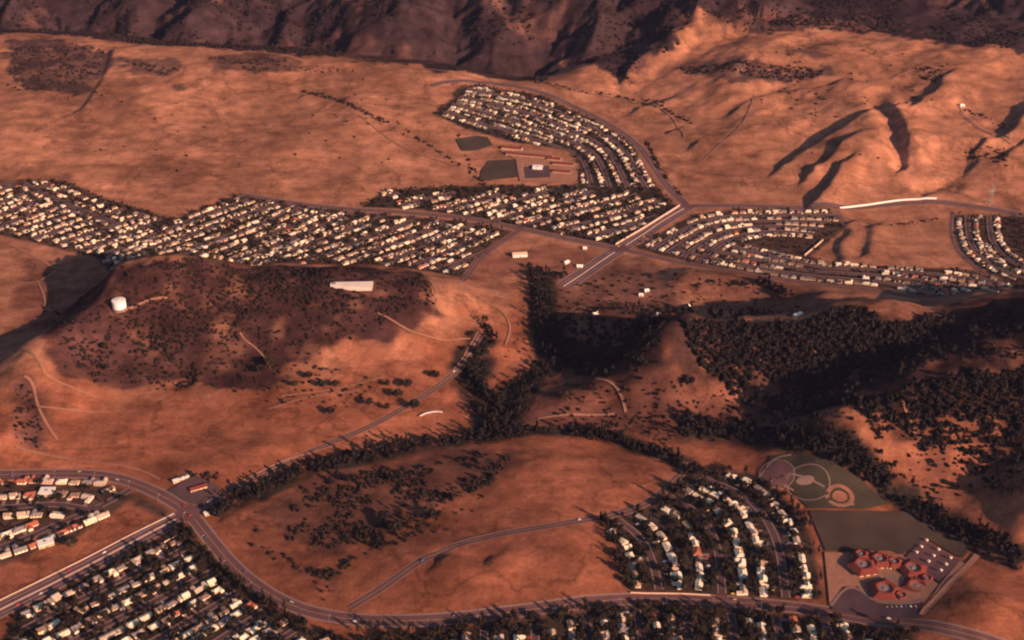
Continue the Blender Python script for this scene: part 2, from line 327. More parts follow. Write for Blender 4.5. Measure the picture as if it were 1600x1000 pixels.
for px_, w_ in [([(838,425),(850,470),(856,520),(868,572)], 22), ([(762,520),(738,560),(742,600),(765,640),(780,682)], 22), ([(335,800),(400,770),(480,736),(560,716),(640,702),(720,691),(780,684)], 12), ([(780,684),(850,676),(920,680),(980,692),(1040,714),(1085,738)], 12), ([(1060,668),(1130,672),(1200,682),(1270,694),(1330,712),(1380,748),(1430,792),(1500,832),(1600,880)], 20), ([(860,575),(810,615),(785,665)], 26)]:
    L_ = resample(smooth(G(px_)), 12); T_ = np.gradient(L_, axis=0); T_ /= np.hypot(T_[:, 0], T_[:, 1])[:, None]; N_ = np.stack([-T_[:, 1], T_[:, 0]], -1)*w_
    ZONES.append((np.vstack([L_+N_, (L_-N_)[::-1]]), np.array(LUSH), 6, 8))       # dark ground along the creek bed
HOODS = {
 'A': [(25,962),(120,908),(286,822),(330,870),(390,925),(450,965),(500,985),(560,1010),(560,1090),(-60,1090)],
 'B': [(938,812),(1000,795),(1040,770),(1060,742),(1110,735),(1170,738),(1215,765),(1250,800),(1272,850),(1280,905),(1282,938),(1150,930),(1040,925),(985,925),(965,890),(962,850)],
 'C': [(560,1002),(660,990),(700,982),(850,962),(1000,942),(1150,950),(1290,964),(1430,990),(1440,1090),(500,1090)],
 'D': [(-60,752),(120,752),(185,760),(215,775),(120,840),(-60,905)],
 'D2': [(215,772),(262,795),(262,806),(250,808),(208,790)],
 'F': [(-150,283),(105,283),(150,305),(270,343),(375,303),(480,320),(560,332),(740,348),(803,362),(765,395),(722,434),(640,420),(560,414),(430,411),(330,411),(200,408),(150,402),(115,394),(-150,330)],
 'G': [(675,178),(705,158),(712,138),(745,132),(850,152),(930,188),(985,224),(1008,262),(1032,300),(1058,322),(1040,338),(962,384),(900,372),(800,352),(660,328),(565,324),(600,298),(740,290),(900,290),(908,262),(890,235),(800,222),(740,205)],
 'H': [(995,388),(1080,336),(1150,326),(1312,328),(1325,350),(1268,400),(1300,413),(1440,418),(1530,422),(1575,440),(1640,455),(1570,456),(1400,452),(1250,440),(1100,416)],
 'I': [(1490,336),(1640,338),(1640,452),(1575,440),(1520,415),(1497,385)],
}
HW = {k: G(v) for k, v in HOODS.items()}
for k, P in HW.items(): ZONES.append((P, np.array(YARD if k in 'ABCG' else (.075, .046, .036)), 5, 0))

m0 = np.ones(GX.shape+(3,))*GRASS
wx = fbm(GX, GY, 60, 4, 21)+.55*vnoise(GX, GY, 13, 23); wy = fbm(GX, GY, 60, 4, 31)+.55*vnoise(GX, GY, 13, 33)
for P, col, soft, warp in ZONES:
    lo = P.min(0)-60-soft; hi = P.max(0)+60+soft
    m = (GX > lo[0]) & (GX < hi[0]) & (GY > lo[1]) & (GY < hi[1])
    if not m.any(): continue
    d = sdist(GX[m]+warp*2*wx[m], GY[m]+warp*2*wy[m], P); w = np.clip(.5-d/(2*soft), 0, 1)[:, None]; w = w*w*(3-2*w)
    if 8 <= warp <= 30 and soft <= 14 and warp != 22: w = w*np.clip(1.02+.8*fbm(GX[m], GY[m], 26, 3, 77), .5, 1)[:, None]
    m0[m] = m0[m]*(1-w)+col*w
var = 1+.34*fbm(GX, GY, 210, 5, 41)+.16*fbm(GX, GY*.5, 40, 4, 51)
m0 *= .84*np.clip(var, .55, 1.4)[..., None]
mtn = sdist(GX, GY, MTN) < 0                            # bare slopes and rock between the mountain brush
pat = np.clip(fbm(GX, GY, 90, 5, 61)*3.0-.62, 0, 1)*mtn; m0 = m0*(1-.75*pat[..., None])+np.array((.13, .064, .052))*.75*pat[..., None]
ny, nx = GX.shape
idx = np.arange(nx*ny).reshape(ny, nx)
quads = np.stack([idx[:-1, :-1], idx[:-1, 1:], idx[1:, 1:], idx[1:, :-1]], -1).reshape(-1, 4)
me = bpy.data.meshes.new('ground'); me.vertices.add(nx*ny); me.vertices.foreach_set('co', np.stack([GX, GY, GZ], -1).ravel())
me.loops.add(quads.size); me.loops.foreach_set('vertex_index', quads.ravel().astype(np.int32))
me.polygons.add(len(quads)); me.polygons.foreach_set('loop_start', np.arange(0, quads.size, 4, dtype=np.int32))
me.update(calc_edges=True); me.polygons.foreach_set('use_smooth', np.ones(len(quads), bool))
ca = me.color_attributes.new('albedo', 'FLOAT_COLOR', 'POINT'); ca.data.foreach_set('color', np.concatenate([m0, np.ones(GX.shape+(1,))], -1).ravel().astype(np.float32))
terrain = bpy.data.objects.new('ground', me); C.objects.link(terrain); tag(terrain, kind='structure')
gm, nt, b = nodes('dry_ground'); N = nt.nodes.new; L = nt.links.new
at_ = N('ShaderNodeAttribute'); at_.attribute_name = 'albedo'; tc = N('ShaderNodeTexCoord')
def nz(scale, det, src=None):
    q = N('ShaderNodeTexNoise'); q.inputs['Scale'].default_value = scale; q.inputs['Detail'].default_value = det; q.inputs['Roughness'].default_value = .62; L(src or tc.outputs['Object'], q.inputs['Vector']); return q.outputs[0]
def mr_(v, a, b_, c, d):
    q = N('ShaderNodeMapRange'); L(v, q.inputs[0])
    for i, t in enumerate((a, b_, c, d)): q.inputs[i+1].default_value = t
    return q.outputs[0]
def mul(a, b_):
    q = N('ShaderNodeMath'); q.operation = 'MULTIPLY'; L(a, q.inputs[0]); L(b_, q.inputs[1]); return q.outputs[0]
f1 = mr_(nz(.035, 5), .3, .7, .66, 1.30); f2 = mr_(nz(.22, 3), .3, .7, .80, 1.18)
mp_ = N('ShaderNodeMapping'); mp_.inputs['Scale'].default_value = (.012, .05, .05); mp_.inputs['Rotation'].default_value = (0, 0, .35); L(tc.outputs['Object'], mp_.inputs['Vector'])
f3 = mr_(nz(1.0, 4, mp_.outputs[0]), .32, .68, .78, 1.18)
vm = N('ShaderNodeVectorMath'); vm.operation = 'SCALE'; L(at_.outputs['Color'], vm.inputs[0]); wp_ = N('ShaderNodeTexNoise'); wp_.inputs['Scale'].default_value = .0042; wp_.inputs['Detail'].default_value = 6; wp_.inputs['Roughness'].default_value = .55; L(tc.outputs['Object'], wp_.inputs['Vector'])
sb = N('ShaderNodeMath'); sb.operation = 'SUBTRACT'; L(wp_.outputs[0], sb.inputs[0]); sb.inputs[1].default_value = .5; ab = N('ShaderNodeMath'); ab.operation = 'ABSOLUTE'; L(sb.outputs[0], ab.inputs[0])
f4 = mr_(ab.outputs[0], 0, .012, .66, 1.0)                        # thin drainage lines
f5 = mr_(nz(.011, 5), .34, .66, .72, 1.22)
L(mul(mul(mul(f1, f2), f3), mul(f4, f5)), vm.inputs['Scale']); L(vm.outputs[0], b.inputs['Base Color'])
bp = N('ShaderNodeBump'); bp.inputs['Strength'].default_value = .5; bp.inputs['Distance'].default_value = 2.2; L(nz(.06, 5), bp.inputs['Height']); L(bp.outputs[0], b.inputs['Normal'])
b.inputs['Roughness'].default_value = 1; b.inputs['Specular IOR Level'].default_value = 0
me.materials.append(gm)
# ------------------------------------------------------------------ sheets laid on the land
LIFT = [0.10]
def lift():
    LIFT[0] += .012; return LIFT[0]
def strip(name, P, width, m, up, parent=None, cross=3, keep=None, kerb=0.0, offset=0.0):
    """a ribbon along P draped over the terrain"""
    P = resample(P, 6.0); T = np.gradient(P, axis=0); T /= np.maximum(np.hypot(T[:, 0], T[:, 1]), 1e-6)[:, None]; Nn = np.stack([-T[:, 1], T[:, 0]], -1)
    offs = np.linspace(-width/2, width/2, cross)+offset; V = []; Fs = []
    rows = []
    for o in offs: rows.append(P+Nn*o)
    rows = np.stack(rows, 1); z = hz(rows[..., 0], rows[..., 1]); z = np.maximum(z, hz(P[:, 0], P[:, 1])[:, None]-.4) + up
    n_, c_ = rows.shape[:2]; V = np.concatenate([rows, z[..., None]], -1).reshape(-1, 3)
    id_ = np.arange(n_*c_).reshape(n_, c_); Fs = np.stack([id_[:-1, :-1], id_[1:, :-1], id_[1:, 1:], id_[:-1, 1:]], -1)
    if keep is not None:
        k = keep(P+Nn*offset); k = k[:-1] & k[1:]; Fs = Fs[k]
        if not len(Fs): return None
    Fs = Fs.reshape(-1, 4)[:, ::-1].tolist()
    if kerb:
        b0 = len(V); low = V.copy(); low[:, 2] -= kerb; V = np.vstack([V, low]); rng = range(n_-1) if keep is None else np.nonzero(k)[0]
        for i in rng:
            a, b_ = id_[i, 0], id_[i+1, 0]; Fs.append([a, b_, b_+b0, a+b0]); a, b_ = id_[i, -1], id_[i+1, -1]; Fs.append([b_, a, a+b0, b_+b0])
    return mesh_obj(name, V, Fs, m, parent)
def sheet(name, W, m, up, cell=10.0, parent=None):
    """a flat patch with the outline W draped over the terrain"""
    bm = bmesh.new(); bm.faces.new([bm.verts.new((x, y, 0)) for x, y in W]); bm.normal_update()
    lo = W.min(0); hi = W.max(0)
    for k in (0, 1):
        for v in np.arange(lo[k]+cell, hi[k], cell):
            co = [0, 0, 0]; co[k] = v; no = [0, 0, 0]; no[k] = 1
            bmesh.ops.bisect_plane(bm, geom=bm.verts[:]+bm.edges[:]+bm.faces[:], plane_co=co, plane_no=no)
    for v in bm.verts: v.co.z = float(hz(v.co.x, v.co.y))+up
    for f in bm.faces:
        f.normal_update()
        if f.normal.z < 0: f.normal_flip()
    me = bpy.data.meshes.new(name); bm.to_mesh(me); bm.free(); me.materials.append(m); o = bpy.data.objects.new(name, me); C.objects.link(o)
    if parent: o.parent = parent
    return o
def ellipse(cx, cy, rx, ry, n=28, rot=0):
    t = np.linspace(0, 2*math.pi, n, endpoint=False); x = rx*np.cos(t); y = ry*np.sin(t)
    return np.stack([cx+x*math.cos(rot)-y*math.sin(rot), cy+x*math.sin(rot)+y*math.cos(rot)], -1)

# ------------------------------------------------------------------ roads
ROADS = []        # (name, world line, width, class)
def road(name, px, w, cls, it=2): ROADS.append([name, smooth(G(px), it), w, cls])
road('boulevard', [(-80,993),(25,940),(120,893),(210,845),(296,800),(345,772)], 22, 'dual')
road('country_road', [(345,772),(420,735),(520,690),(585,664),(640,632),(690,600),(722,572),(738,545),(752,520)], 8, 'lane')
road('boulevard', [(-80,744),(25,741),(130,739),(195,748),(250,772),(296,800),(325,838),(370,892),(430,936),(500,962),(600,972),(720,967),(850,951),(940,938),(1030,933),(1150,940),(1280,952),(1430,974),(1500,990),(1600,1020)], 13.5, 'wide')
road('country_road', [(545,950),(620,902),(690,860),(780,834),(880,819),(940,808),(1010,790),(1062,745),(1075,722)], 9, 'lane')
road('boulevard', [(880,448),(940,407),(1000,370),(1035,345),(1075,322)], 24, 'dual')
road('ring_road', [(1075,322),(1046,296),(1020,258),(995,224),(935,184),(855,146),(770,129),(700,127),(672,134)], 12, 'wide')
road('ring_road', [(1075,322),(1150,321),(1250,325),(1320,326),(1390,318),(1465,314),(1520,322),(1600,336)], 12, 'wide')
road('avenue', [(375,304),(470,320),(560,328),(650,333),(740,342),(810,357),(880,372),(968,389)], 11, 'wide')
road('avenue', [(722,438),(742,410),(770,386),(812,359)], 10, 'lane')
road('avenue', [(968,389),(1100,417),(1250,442),(1400,456),(1620,456)], 11, 'lane')
road('avenue', [(1300,328),(1318,342),(1322,352)], 8, 'lane')
road('avenue', [(1490,334),(1487,365),(1500,398),(1535,425),(1600,446)], 10, 'lane')
# residential streets of each quarter; phrase tells the street apart
STREETS = []      # (world line, quarter, phrase, first-end words, side words)
def street(px, q, phrase, end='bottom', sides=('left', 'right'), it=2, w=7.0): STREETS.append([smooth(G(px), it) if px is not None else None, q, phrase, end, sides, w])
def hatch(q, pxdir, spacing, phase, phrases=None, end='left', sides=('upper', 'lower'), bend=0.0, sub=None):
    P = HW[q] if sub is None else G(sub); a = G(pxdir); d = (a[1]-a[0]); d /= np.hypot(*d); nrm = np.array([-d[1], d[0]])
    if nrm[1] > 0: nrm = -nrm                                    # count from far to near
    c = P.mean(0); s = (P-c) @ d; t = (P-c) @ nrm; k = 0; tt = t.min()+phase
    while tt < t.max():
        ss = np.arange(s.min(), s.max(), 4.0); L_ = c + ss[:, None]*d + (tt+bend*((ss-s.min())/300)**2)[:, None]*nrm
        L_ = L_ + nrm*(5*np.sin(ss/90+k))[:, None]
        ok = sdist(L_[:, 0], L_[:, 1], P) < -7; runs = np.split(np.arange(len(ok)), np.nonzero(np.diff(ok.astype(int)))[0]+1)
        for r_ in runs:
            if ok[r_[0]] and len(r_)*4 > 36:
                ph = phrases[k % len(phrases)] if phrases else 'street'
                STREETS.append([L_[r_], q, ph, end, sides, 6.2])
        tt += spacing; k += 1
ORD = ['first','second','third','fourth','fifth','sixth','seventh','eighth','ninth','tenth','eleventh','twelfth','thirteenth','fourteenth','fifteenth','sixteenth','seventeenth','eighteenth','nineteenth','twentieth']
hatch('A', [(25,940),(296,800)], 51, 34, [ORD[i]+' lane below corner boulevard' for i in range(12)])
street([(1030,922),(1022,885),(1005,842),(965,812)], 'B', 'curved street beside field')
street([(1128,928),(1124,860),(1100,806),(1045,775)], 'B', 'middle curved street')
street([(1228,934),(1216,840),(1172,776),(1095,745)], 'B', 'curved street toward school')
hatch('C', [(1000,1060),(985,945)], 52, 30, [ORD[i]+' cross street under avenue' for i in range(20)], 'top')
street([(-60,797),(30,792),(90,787),(140,797),(150,797)], 'D', 'short lane of corner quarter', 'left', ('upper', 'lower'))
street([(-60,875),(30,846),(100,815),(150,795),(205,765)], 'D', 'long lane of corner quarter', 'left', ('upper', 'lower'))
street([(-60,757),(60,757),(170,760)], 'D', 'top row of corner quarter', 'left', ('upper', 'lower')); STREETS[-1][5] = 0
street([(215,771),(262,801)], 'D2', 'corner by the crossroads', 'left', ('upper', 'lower')); STREETS[-1][5] = 0
street([(-60,300),(30,283),(60,298),(110,322),(180,348)], 'F', 'top street of left quarter', 'left', ('upper', 'lower'), it=1)
hatch('F', [(120,395),(330,318)], 45, 24, [ORD[i]+' slanting street, left quarter' for i in range(20)])
def family(pa, pb, fr, q, names=()):
    a = resample(smooth(G(pa)), 5); b = resample(smooth(G(pb)), 5); n_ = max(len(a), len(b)); t = np.linspace(0, 1, n_)
    ra = np.stack([np.interp(t, np.linspace(0, 1, len(a)), a[:, k]) for k in (0, 1)], -1); rb = np.stack([np.interp(t, np.linspace(0, 1, len(b)), b[:, k]) for k in (0, 1)], -1)
    for f, nm in zip(fr, names): STREETS.append([ra*(1-f)+rb*f, q, nm, 'left', ('upper', 'lower'), 6.2])
family([(735,134),(850,155),(930,192),(982,226),(1003,262),(1022,296)], [(690,180),(760,204),(840,226),(895,242),(908,266),(912,292)], (.11, .37, .63, .89), 'G', ['outer arc of upper quarter', 'second arc of upper quarter', 'third arc of upper quarter', 'inner arc of upper quarter'])
hatch('G', [(640,325),(760,292)], 45, 24, [ORD[i]+' slanting street, central quarter' for i in range(20)], sub=[(570,325),(602,299),(900,294),(1030,303),(1056,324),(964,384),(880,368),(740,345),(640,327)])
family([(1010,388),(1085,342),(1150,333),(1315,335)], [(1095,410),(1140,375),(1200,362),(1270,368)], (.10, .38, .66, .94), 'H', ['outer loop of right quarter', 'second loop of right quarter', 'third loop of right quarter', 'inner loop of right quarter'])
family([(1030,393),(1120,412),(1250,435),(1400,448),(1600,450)], [(1150,385),(1260,412),(1300,420),(1440,424),(1570,440)], (.2, .58, .95), 'H', ['lower strip of right quarter', 'middle strip of right quarter', 'upper strip of right quarter'])
family([(1500,338),(1502,375),(1522,408),(1575,434),(1600,440)], [(1545,338),(1548,375),(1565,400),(1600,420),(1620,425)], (.25, 1.0), 'I', ['first street at right edge', 'second street at right edge'])

ALLR = [(P, w) for _, P, w, _ in ROADS]+[(s[0], s[5]) for s in STREETS if s[5]]
def clear_of(idx_, extra_=0.8):
    def f(Q):
        ok = np.ones(len(Q), bool)
        for i, (P, w) in enumerate(ALLR):
            if i == idx_: continue
            lo = P.min(0)-40; hi = P.max(0)+40; m = ((Q > lo) & (Q < hi)).all(1)
            if m.any(): ok[m] &= seg_dist(Q[m, 0], Q[m, 1], P) > w/2+extra_
        return ok
    return f
for i, (nm, P, w, cls) in enumerate(ROADS):
    o = strip(nm, P, w, M['asphalt'], lift(), cross=5); tag(o, kind='structure')
    side = w/2+1.6
    for s in (-1, 1):
        if cls != 'lane':
            q = strip('pavement', P, 2.4 if cls == 'wide' else 3.0, M['concrete'], LIFT[0]+.14, o, 2, clear_of(i), .14, s*side)
        else: q = strip('shoulder', P, 1.2, M['dirt_path'], LIFT[0]-.03, o, 2, clear_of(i), 0, s*(w/2+.9))
    if cls == 'dual':
        strip('median', P, 2.6, M['block'], LIFT[0]+.16, o, 2, clear_of(i, 6), .16, 0)
        for s in (-1, 1): strip('lane_marking', P, .22, M['paint_white'], LIFT[0]+.02, o, 2, clear_of(i), 0, s*7)
    else: strip('lane_marking', P, .22, M['paint_yellow'], LIFT[0]+.02, o, 2, clear_of(i), 0, 0)
k0 = len(ROADS); j = 0
for s in STREETS:
    if not s[5]: continue
    o = strip('residential_street', s[0], s[5], M['street'], lift(), cross=3); tag(o, kind='structure')
    for sd in (-1, 1): strip('pavement', s[0], 1.5, M['concrete'], LIFT[0]+.13, o, 2, clear_of(k0+j), .13, sd*(s[5]/2+.75))
    j += 1
def trail(px, w, m='dirt_path', nm='dirt_track'): tag(strip(nm, smooth(G(px)), w, M[m], lift(), cross=3), kind='structure')
for px, w in [([(20,385),(60,405),(85,420),(110,421)], 5), ([(88,424),(62,440),(50,442),(25,444)], 5), ([(60,441),(72,470),(68,484),(25,487)], 4), 
  ([(196,486),(222,474),(250,467),(262,468)], 5), ([(38,588),(52,598),(58,632),(72,662),(90,688)], 4.5), ([(58,636),(110,641),(180,644)], 4), ([(68,583),(110,605),(150,622)], 4),
  ([(672,440),(684,456),(674,470),(690,490)], 4), ([(375,520),(384,534),(402,545),(425,572)], 2.5), ([(930,592),(960,600),(972,620),(978,645)], 4.5), ([(840,655),(900,648),(960,648)], 5),
  ([(1410,628),(1420,655),(1430,680)], 4), ([(1070,215),(1040,160),(900,140),(700,112),(500,90)], 4), ([(25,700),(120,720),(210,730),(250,750)], 4),
  ([(380,752),(440,720),(520,698)], 4), ([(1500,168),(1510,184),(1535,203),(1580,217)], 7), ([(1500,176),(1520,196),(1580,226)], 4), ([(590,490),(640,520),(690,535),(735,530)], 3), ([(440,620),(520,610),(600,590)], 3), ([(30,545),(60,560),(70,584)], 4), ([(420,640),(480,620),(560,612)], 3), ([(745,470),(780,480),(800,510),(790,540)], 3.5), ([(1270,180),(1330,150),(1400,120),(1450,100)], 4), ([(1100,250),(1160,200),(1180,150)], 3.5), ([(560,180),(620,230),(720,262)], 2.5)]:
    trail(px, w*.8)
# ------------------------------------------------------------------ shape kit: lists of (verts, faces)
def box(x0, x1, y0, y1, z0, z1):
    v = [(x0,y0,z0),(x1,y0,z0),(x1,y1,z0),(x0,y1,z0),(x0,y0,z1),(x1,y0,z1),(x1,y1,z1),(x0,y1,z1)]
    return np.array(v, float), [(3,2,1,0),(4,5,6,7),(0,1,5,4),(1,2,6,5),(2,3,7,6),(3,0,4,7)]
def join(*parts):
    V = []; Fs = []; n_ = 0
    for v, f in parts:
        V.append(np.asarray(v, float)); Fs += [tuple(i+n_ for i in q) for q in f]; n_ += len(v)
    return np.vstack(V), Fs
def slab(quad, t):
    q = np.array(quad, float); nn = np.cross(q[1]-q[0], q[2]-q[0]); nn /= np.linalg.norm(nn); lo = q-nn*t
    n_ = len(q); f = [tuple(range(n_)), tuple(range(2*n_-1, n_-1, -1))]+[(i, i+n_, (i+1) % n_+n_, (i+1) % n_) for i in range(n_)]
    return np.vstack([q, lo]), f
def gable(x0, x1, y0, y1, z, h, ov=.6, along='x'):
    if along == 'x':
        ym = (y0+y1)/2; k = h/((y1-y0)/2); e = z-k*ov
        return join(slab([(x0-ov,y0-ov,e),(x1+ov,y0-ov,e),(x1+ov,ym,z+h),(x0-ov,ym,z+h)], .22), slab([(x1+ov,y1+ov,e),(x0-ov,y1+ov,e),(x0-ov,ym,z+h),(x1+ov,ym,z+h)], .22))
    v, f = gable(y0, y1, -x1, -x0, z, h, ov, 'x'); return np.stack([-v[:, 1], v[:, 0], v[:, 2]], -1), f
def gable_wall(x0, x1, y0, y1, z, h, along='x'):
    if along == 'x':
        ym = (y0+y1)/2; v = []
        for x in (x0, x1): v += [(x,y0,z),(x,y1,z),(x,ym,z+h-.12)]
        return np.array(v), [(0,2,1),(3,4,5)]
    v, f = gable_wall(y0, y1, -x1, -x0, z, h, 'x'); return np.stack([-v[:, 1], v[:, 0], v[:, 2]], -1), f
def hip(x0, x1, y0, y1, z, h, ov=.7):
    ym = (y0+y1)/2; r = (y1-y0)/2*.95; a, b_, c, d = x0-ov, x1+ov, y0-ov, y1+ov; z0 = z-.15
    return np.array([(a,c,z0),(b_,c,z0),(b_,d,z0),(a,d,z0),(x0+r,ym,z+h),(x1-r,ym,z+h)]), [(0,1,5,4),(1,2,5),(2,3,4,5),(3,0,4),(3,2,1,0)]
def win(x, z, w, h, y, s): return box(x-w/2, x+w/2, *(sorted((y, y+s*.06))), z, z+h)
def winx(y, z, w, h, x, s): return box(*(sorted((x, x+s*.06))), y-w/2, y+w/2, z, z+h)
def house_kit(v):
    """parts of one house type; front looks to -y; name, shape, material key"""
    P = []; B = -1.5
    if v == 0:      # ranch house with a projecting gabled garage
        P += [('wall', join(box(-8,8,-4.5,4.5,B,2.7), gable_wall(-8,8,-4.5,4.5,2.7,1.7), box(1.5,8,-10,-4.5,B,2.7), gable_wall(1.5,8,-10,-4.5,2.7,1.3,'y')), 'wall'),
              ('roof', join(gable(-8,8,-4.5,4.5,2.7,1.7), gable(1.5,8,-10,-2,2.7,1.3,.6,'y')), 'roof')]
        P += [('garage_door', box(2.3,7.2,-10.08,-10,0,2.2), 'garage'), ('door', box(-.6,.5,-4.57,-4.5,0,2.1), 'door')]
        W = [(-6.2,-3.2,-1),(-3,-3.2,-1),(-5,4.5,1),(0,4.5,1),(5,4.5,1)]
        P += [('window', win(x, 1, 1.7, 1.1, -4.5 if s < 0 else 4.5, s), 'glass') for x, y, s in W]; P += [('window', winx(0, 1, 1.5, 1.1, -8, -1), 'glass'), ('window', winx(0, 1, 1.5, 1.1, 8, 1), 'glass')]
        P += [('chimney', box(-5.2,-4.1,1.2,2.2,2.5,5.3), 'brick'), ('driveway', box(2,7.6,-18,-10.1,-1,.10), 'concrete')]
    elif v == 1:    # hipped rectangle
        P += [('wall', box(-8.5,8.5,-5,5,B,2.8), 'wall'), ('roof', hip(-8.5,8.5,-5,5,2.8,2.0), 'roof')]
        P += [('garage_door', box(-7.8,-2.9,-5.08,-5,0,2.2), 'garage'), ('door', box(-.6,.5,-5.07,-5,0,2.1), 'door')]
        P += [('window', win(x, 1, 1.9, 1.1, -5 if s < 0 else 5, s), 'glass') for x, s in ((2.6,-1),(6,-1),(-5.5,1),(0,1),(5.5,1))]; P += [('window', winx(0, 1, 1.6, 1.1, 8.5, 1), 'glass')]
        P += [('chimney', box(3,4,2,2.9,2.8,5.4), 'brick'), ('driveway', box(-8,-2.6,-16,-5.1,-1,.10), 'concrete')]
    elif v == 2:    # two storeys with a low garage
        P += [('wall', join(box(-7,3.5,-4.5,4.5,B,5.4), gable_wall(-7,3.5,-4.5,4.5,5.4,1.7), box(3.5,9.5,-6.5,3.5,B,2.6), gable_wall(3.5,9.5,-6.5,3.5,2.6,1.2,'y')), 'wall'),
              ('roof', join(gable(-7,3.5,-4.5,4.5,5.4,1.7), gable(3.95,9.5,-6.5,3.5,2.6,1.2,.4,'y')), 'roof')]
        P += [('garage_door', box(4.1,8.9,-6.58,-6.5,0,2.2), 'garage'), ('door', box(1.4,2.5,-4.57,-4.5,0,2.1), 'door')]
        P += [('window', win(x, z, 1.7, 1.2, -4.5 if s < 0 else 4.5, s), 'glass') for x, z, s in ((-5,.9,-1),(-2,.9,-1),(-5,3.6,-1),(-2,3.6,-1),(1.5,3.6,-1),(-5,.9,1),(0,.9,1),(-4,3.6,1),(1,3.6,1))]
        P += [('window', winx(0, 3.6, 1.4, 1.1, -7, -1), 'glass'), ('chimney', box(-7.6,-6.95,-.6,.6,-1,7.8), 'brick'), ('driveway', box(4,9,-17,-6.6,-1,.10), 'concrete')]
    elif v == 3:    # hipped L
        P += [('wall', join(box(-8,7.5,-3.5,5,B,2.8), box(-8,-1.5,-9.5,-3.5,B,2.8)), 'wall'),
              ('roof', join(hip(-8,7.5,-3.5,5,2.8,1.9), (lambda q: (np.stack([-q[0][:, 1], q[0][:, 0], q[0][:, 2]], -1), q[1]))(hip(-9.5,0,1.5,8,2.82,1.5))), 'roof')]
        P += [('garage_door', box(-7.3,-2.3,-9.58,-9.5,0,2.2), 'garage'), ('door', box(-.5,.6,-3.57,-3.5,0,2.1), 'door')]
        P += [('window', win(x, 1, 1.9, 1.2, -3.5 if s < 0 else 5, s), 'glass') for x, s in ((2.7,-1),(5.6,-1),(-5,1),(0,1),(5,1))]; P += [('window', winx(.5, 1, 1.6, 1.1, 7.5, 1), 'glass')]
        P += [('driveway', box(-7.6,-2,-18,-9.6,-1,.10), 'concrete')]
    else:           # long low gable, rock roof
        P += [('wall', join(box(-9,9,-4.5,4.5,B,2.6), gable_wall(-9,9,-4.5,4.5,2.6,1.1)), 'wall'), ('roof', gable(-9,9,-4.5,4.5,2.6,1.1,.9), 'roof')]
        P += [('garage_door', box(3.4,8.3,-4.58,-4.5,0,2.15), 'garage'), ('door', box(-.5,.6,-4.57,-4.5,0,2.1), 'door')]
        P += [('window', win(x, 1, 2.1, 1.2, -4.5 if s < 0 else 4.5, s), 'glass') for x, s in ((-6.4,-1),(-3,-1),(-5.5,1),(0,1),(5.5,1))]; P += [('window', winx(0, 1, 1.6, 1.1, -9, -1), 'glass'), ('window', winx(0, 1, 1.6, 1.1, 9, 1), 'glass')]
        P += [('chimney', box(-2,-1,.4,1.3,2.6,5), 'brick'), ('driveway', box(3.2,8.6,-16,-4.6,-1,.10), 'concrete')]
    return P
KITS = [[(n_, (s_[0]*np.array((.82, .9, 1.05)), s_[1]), k_) for n_, s_, k_ in house_kit(v)] for v in range(5)]
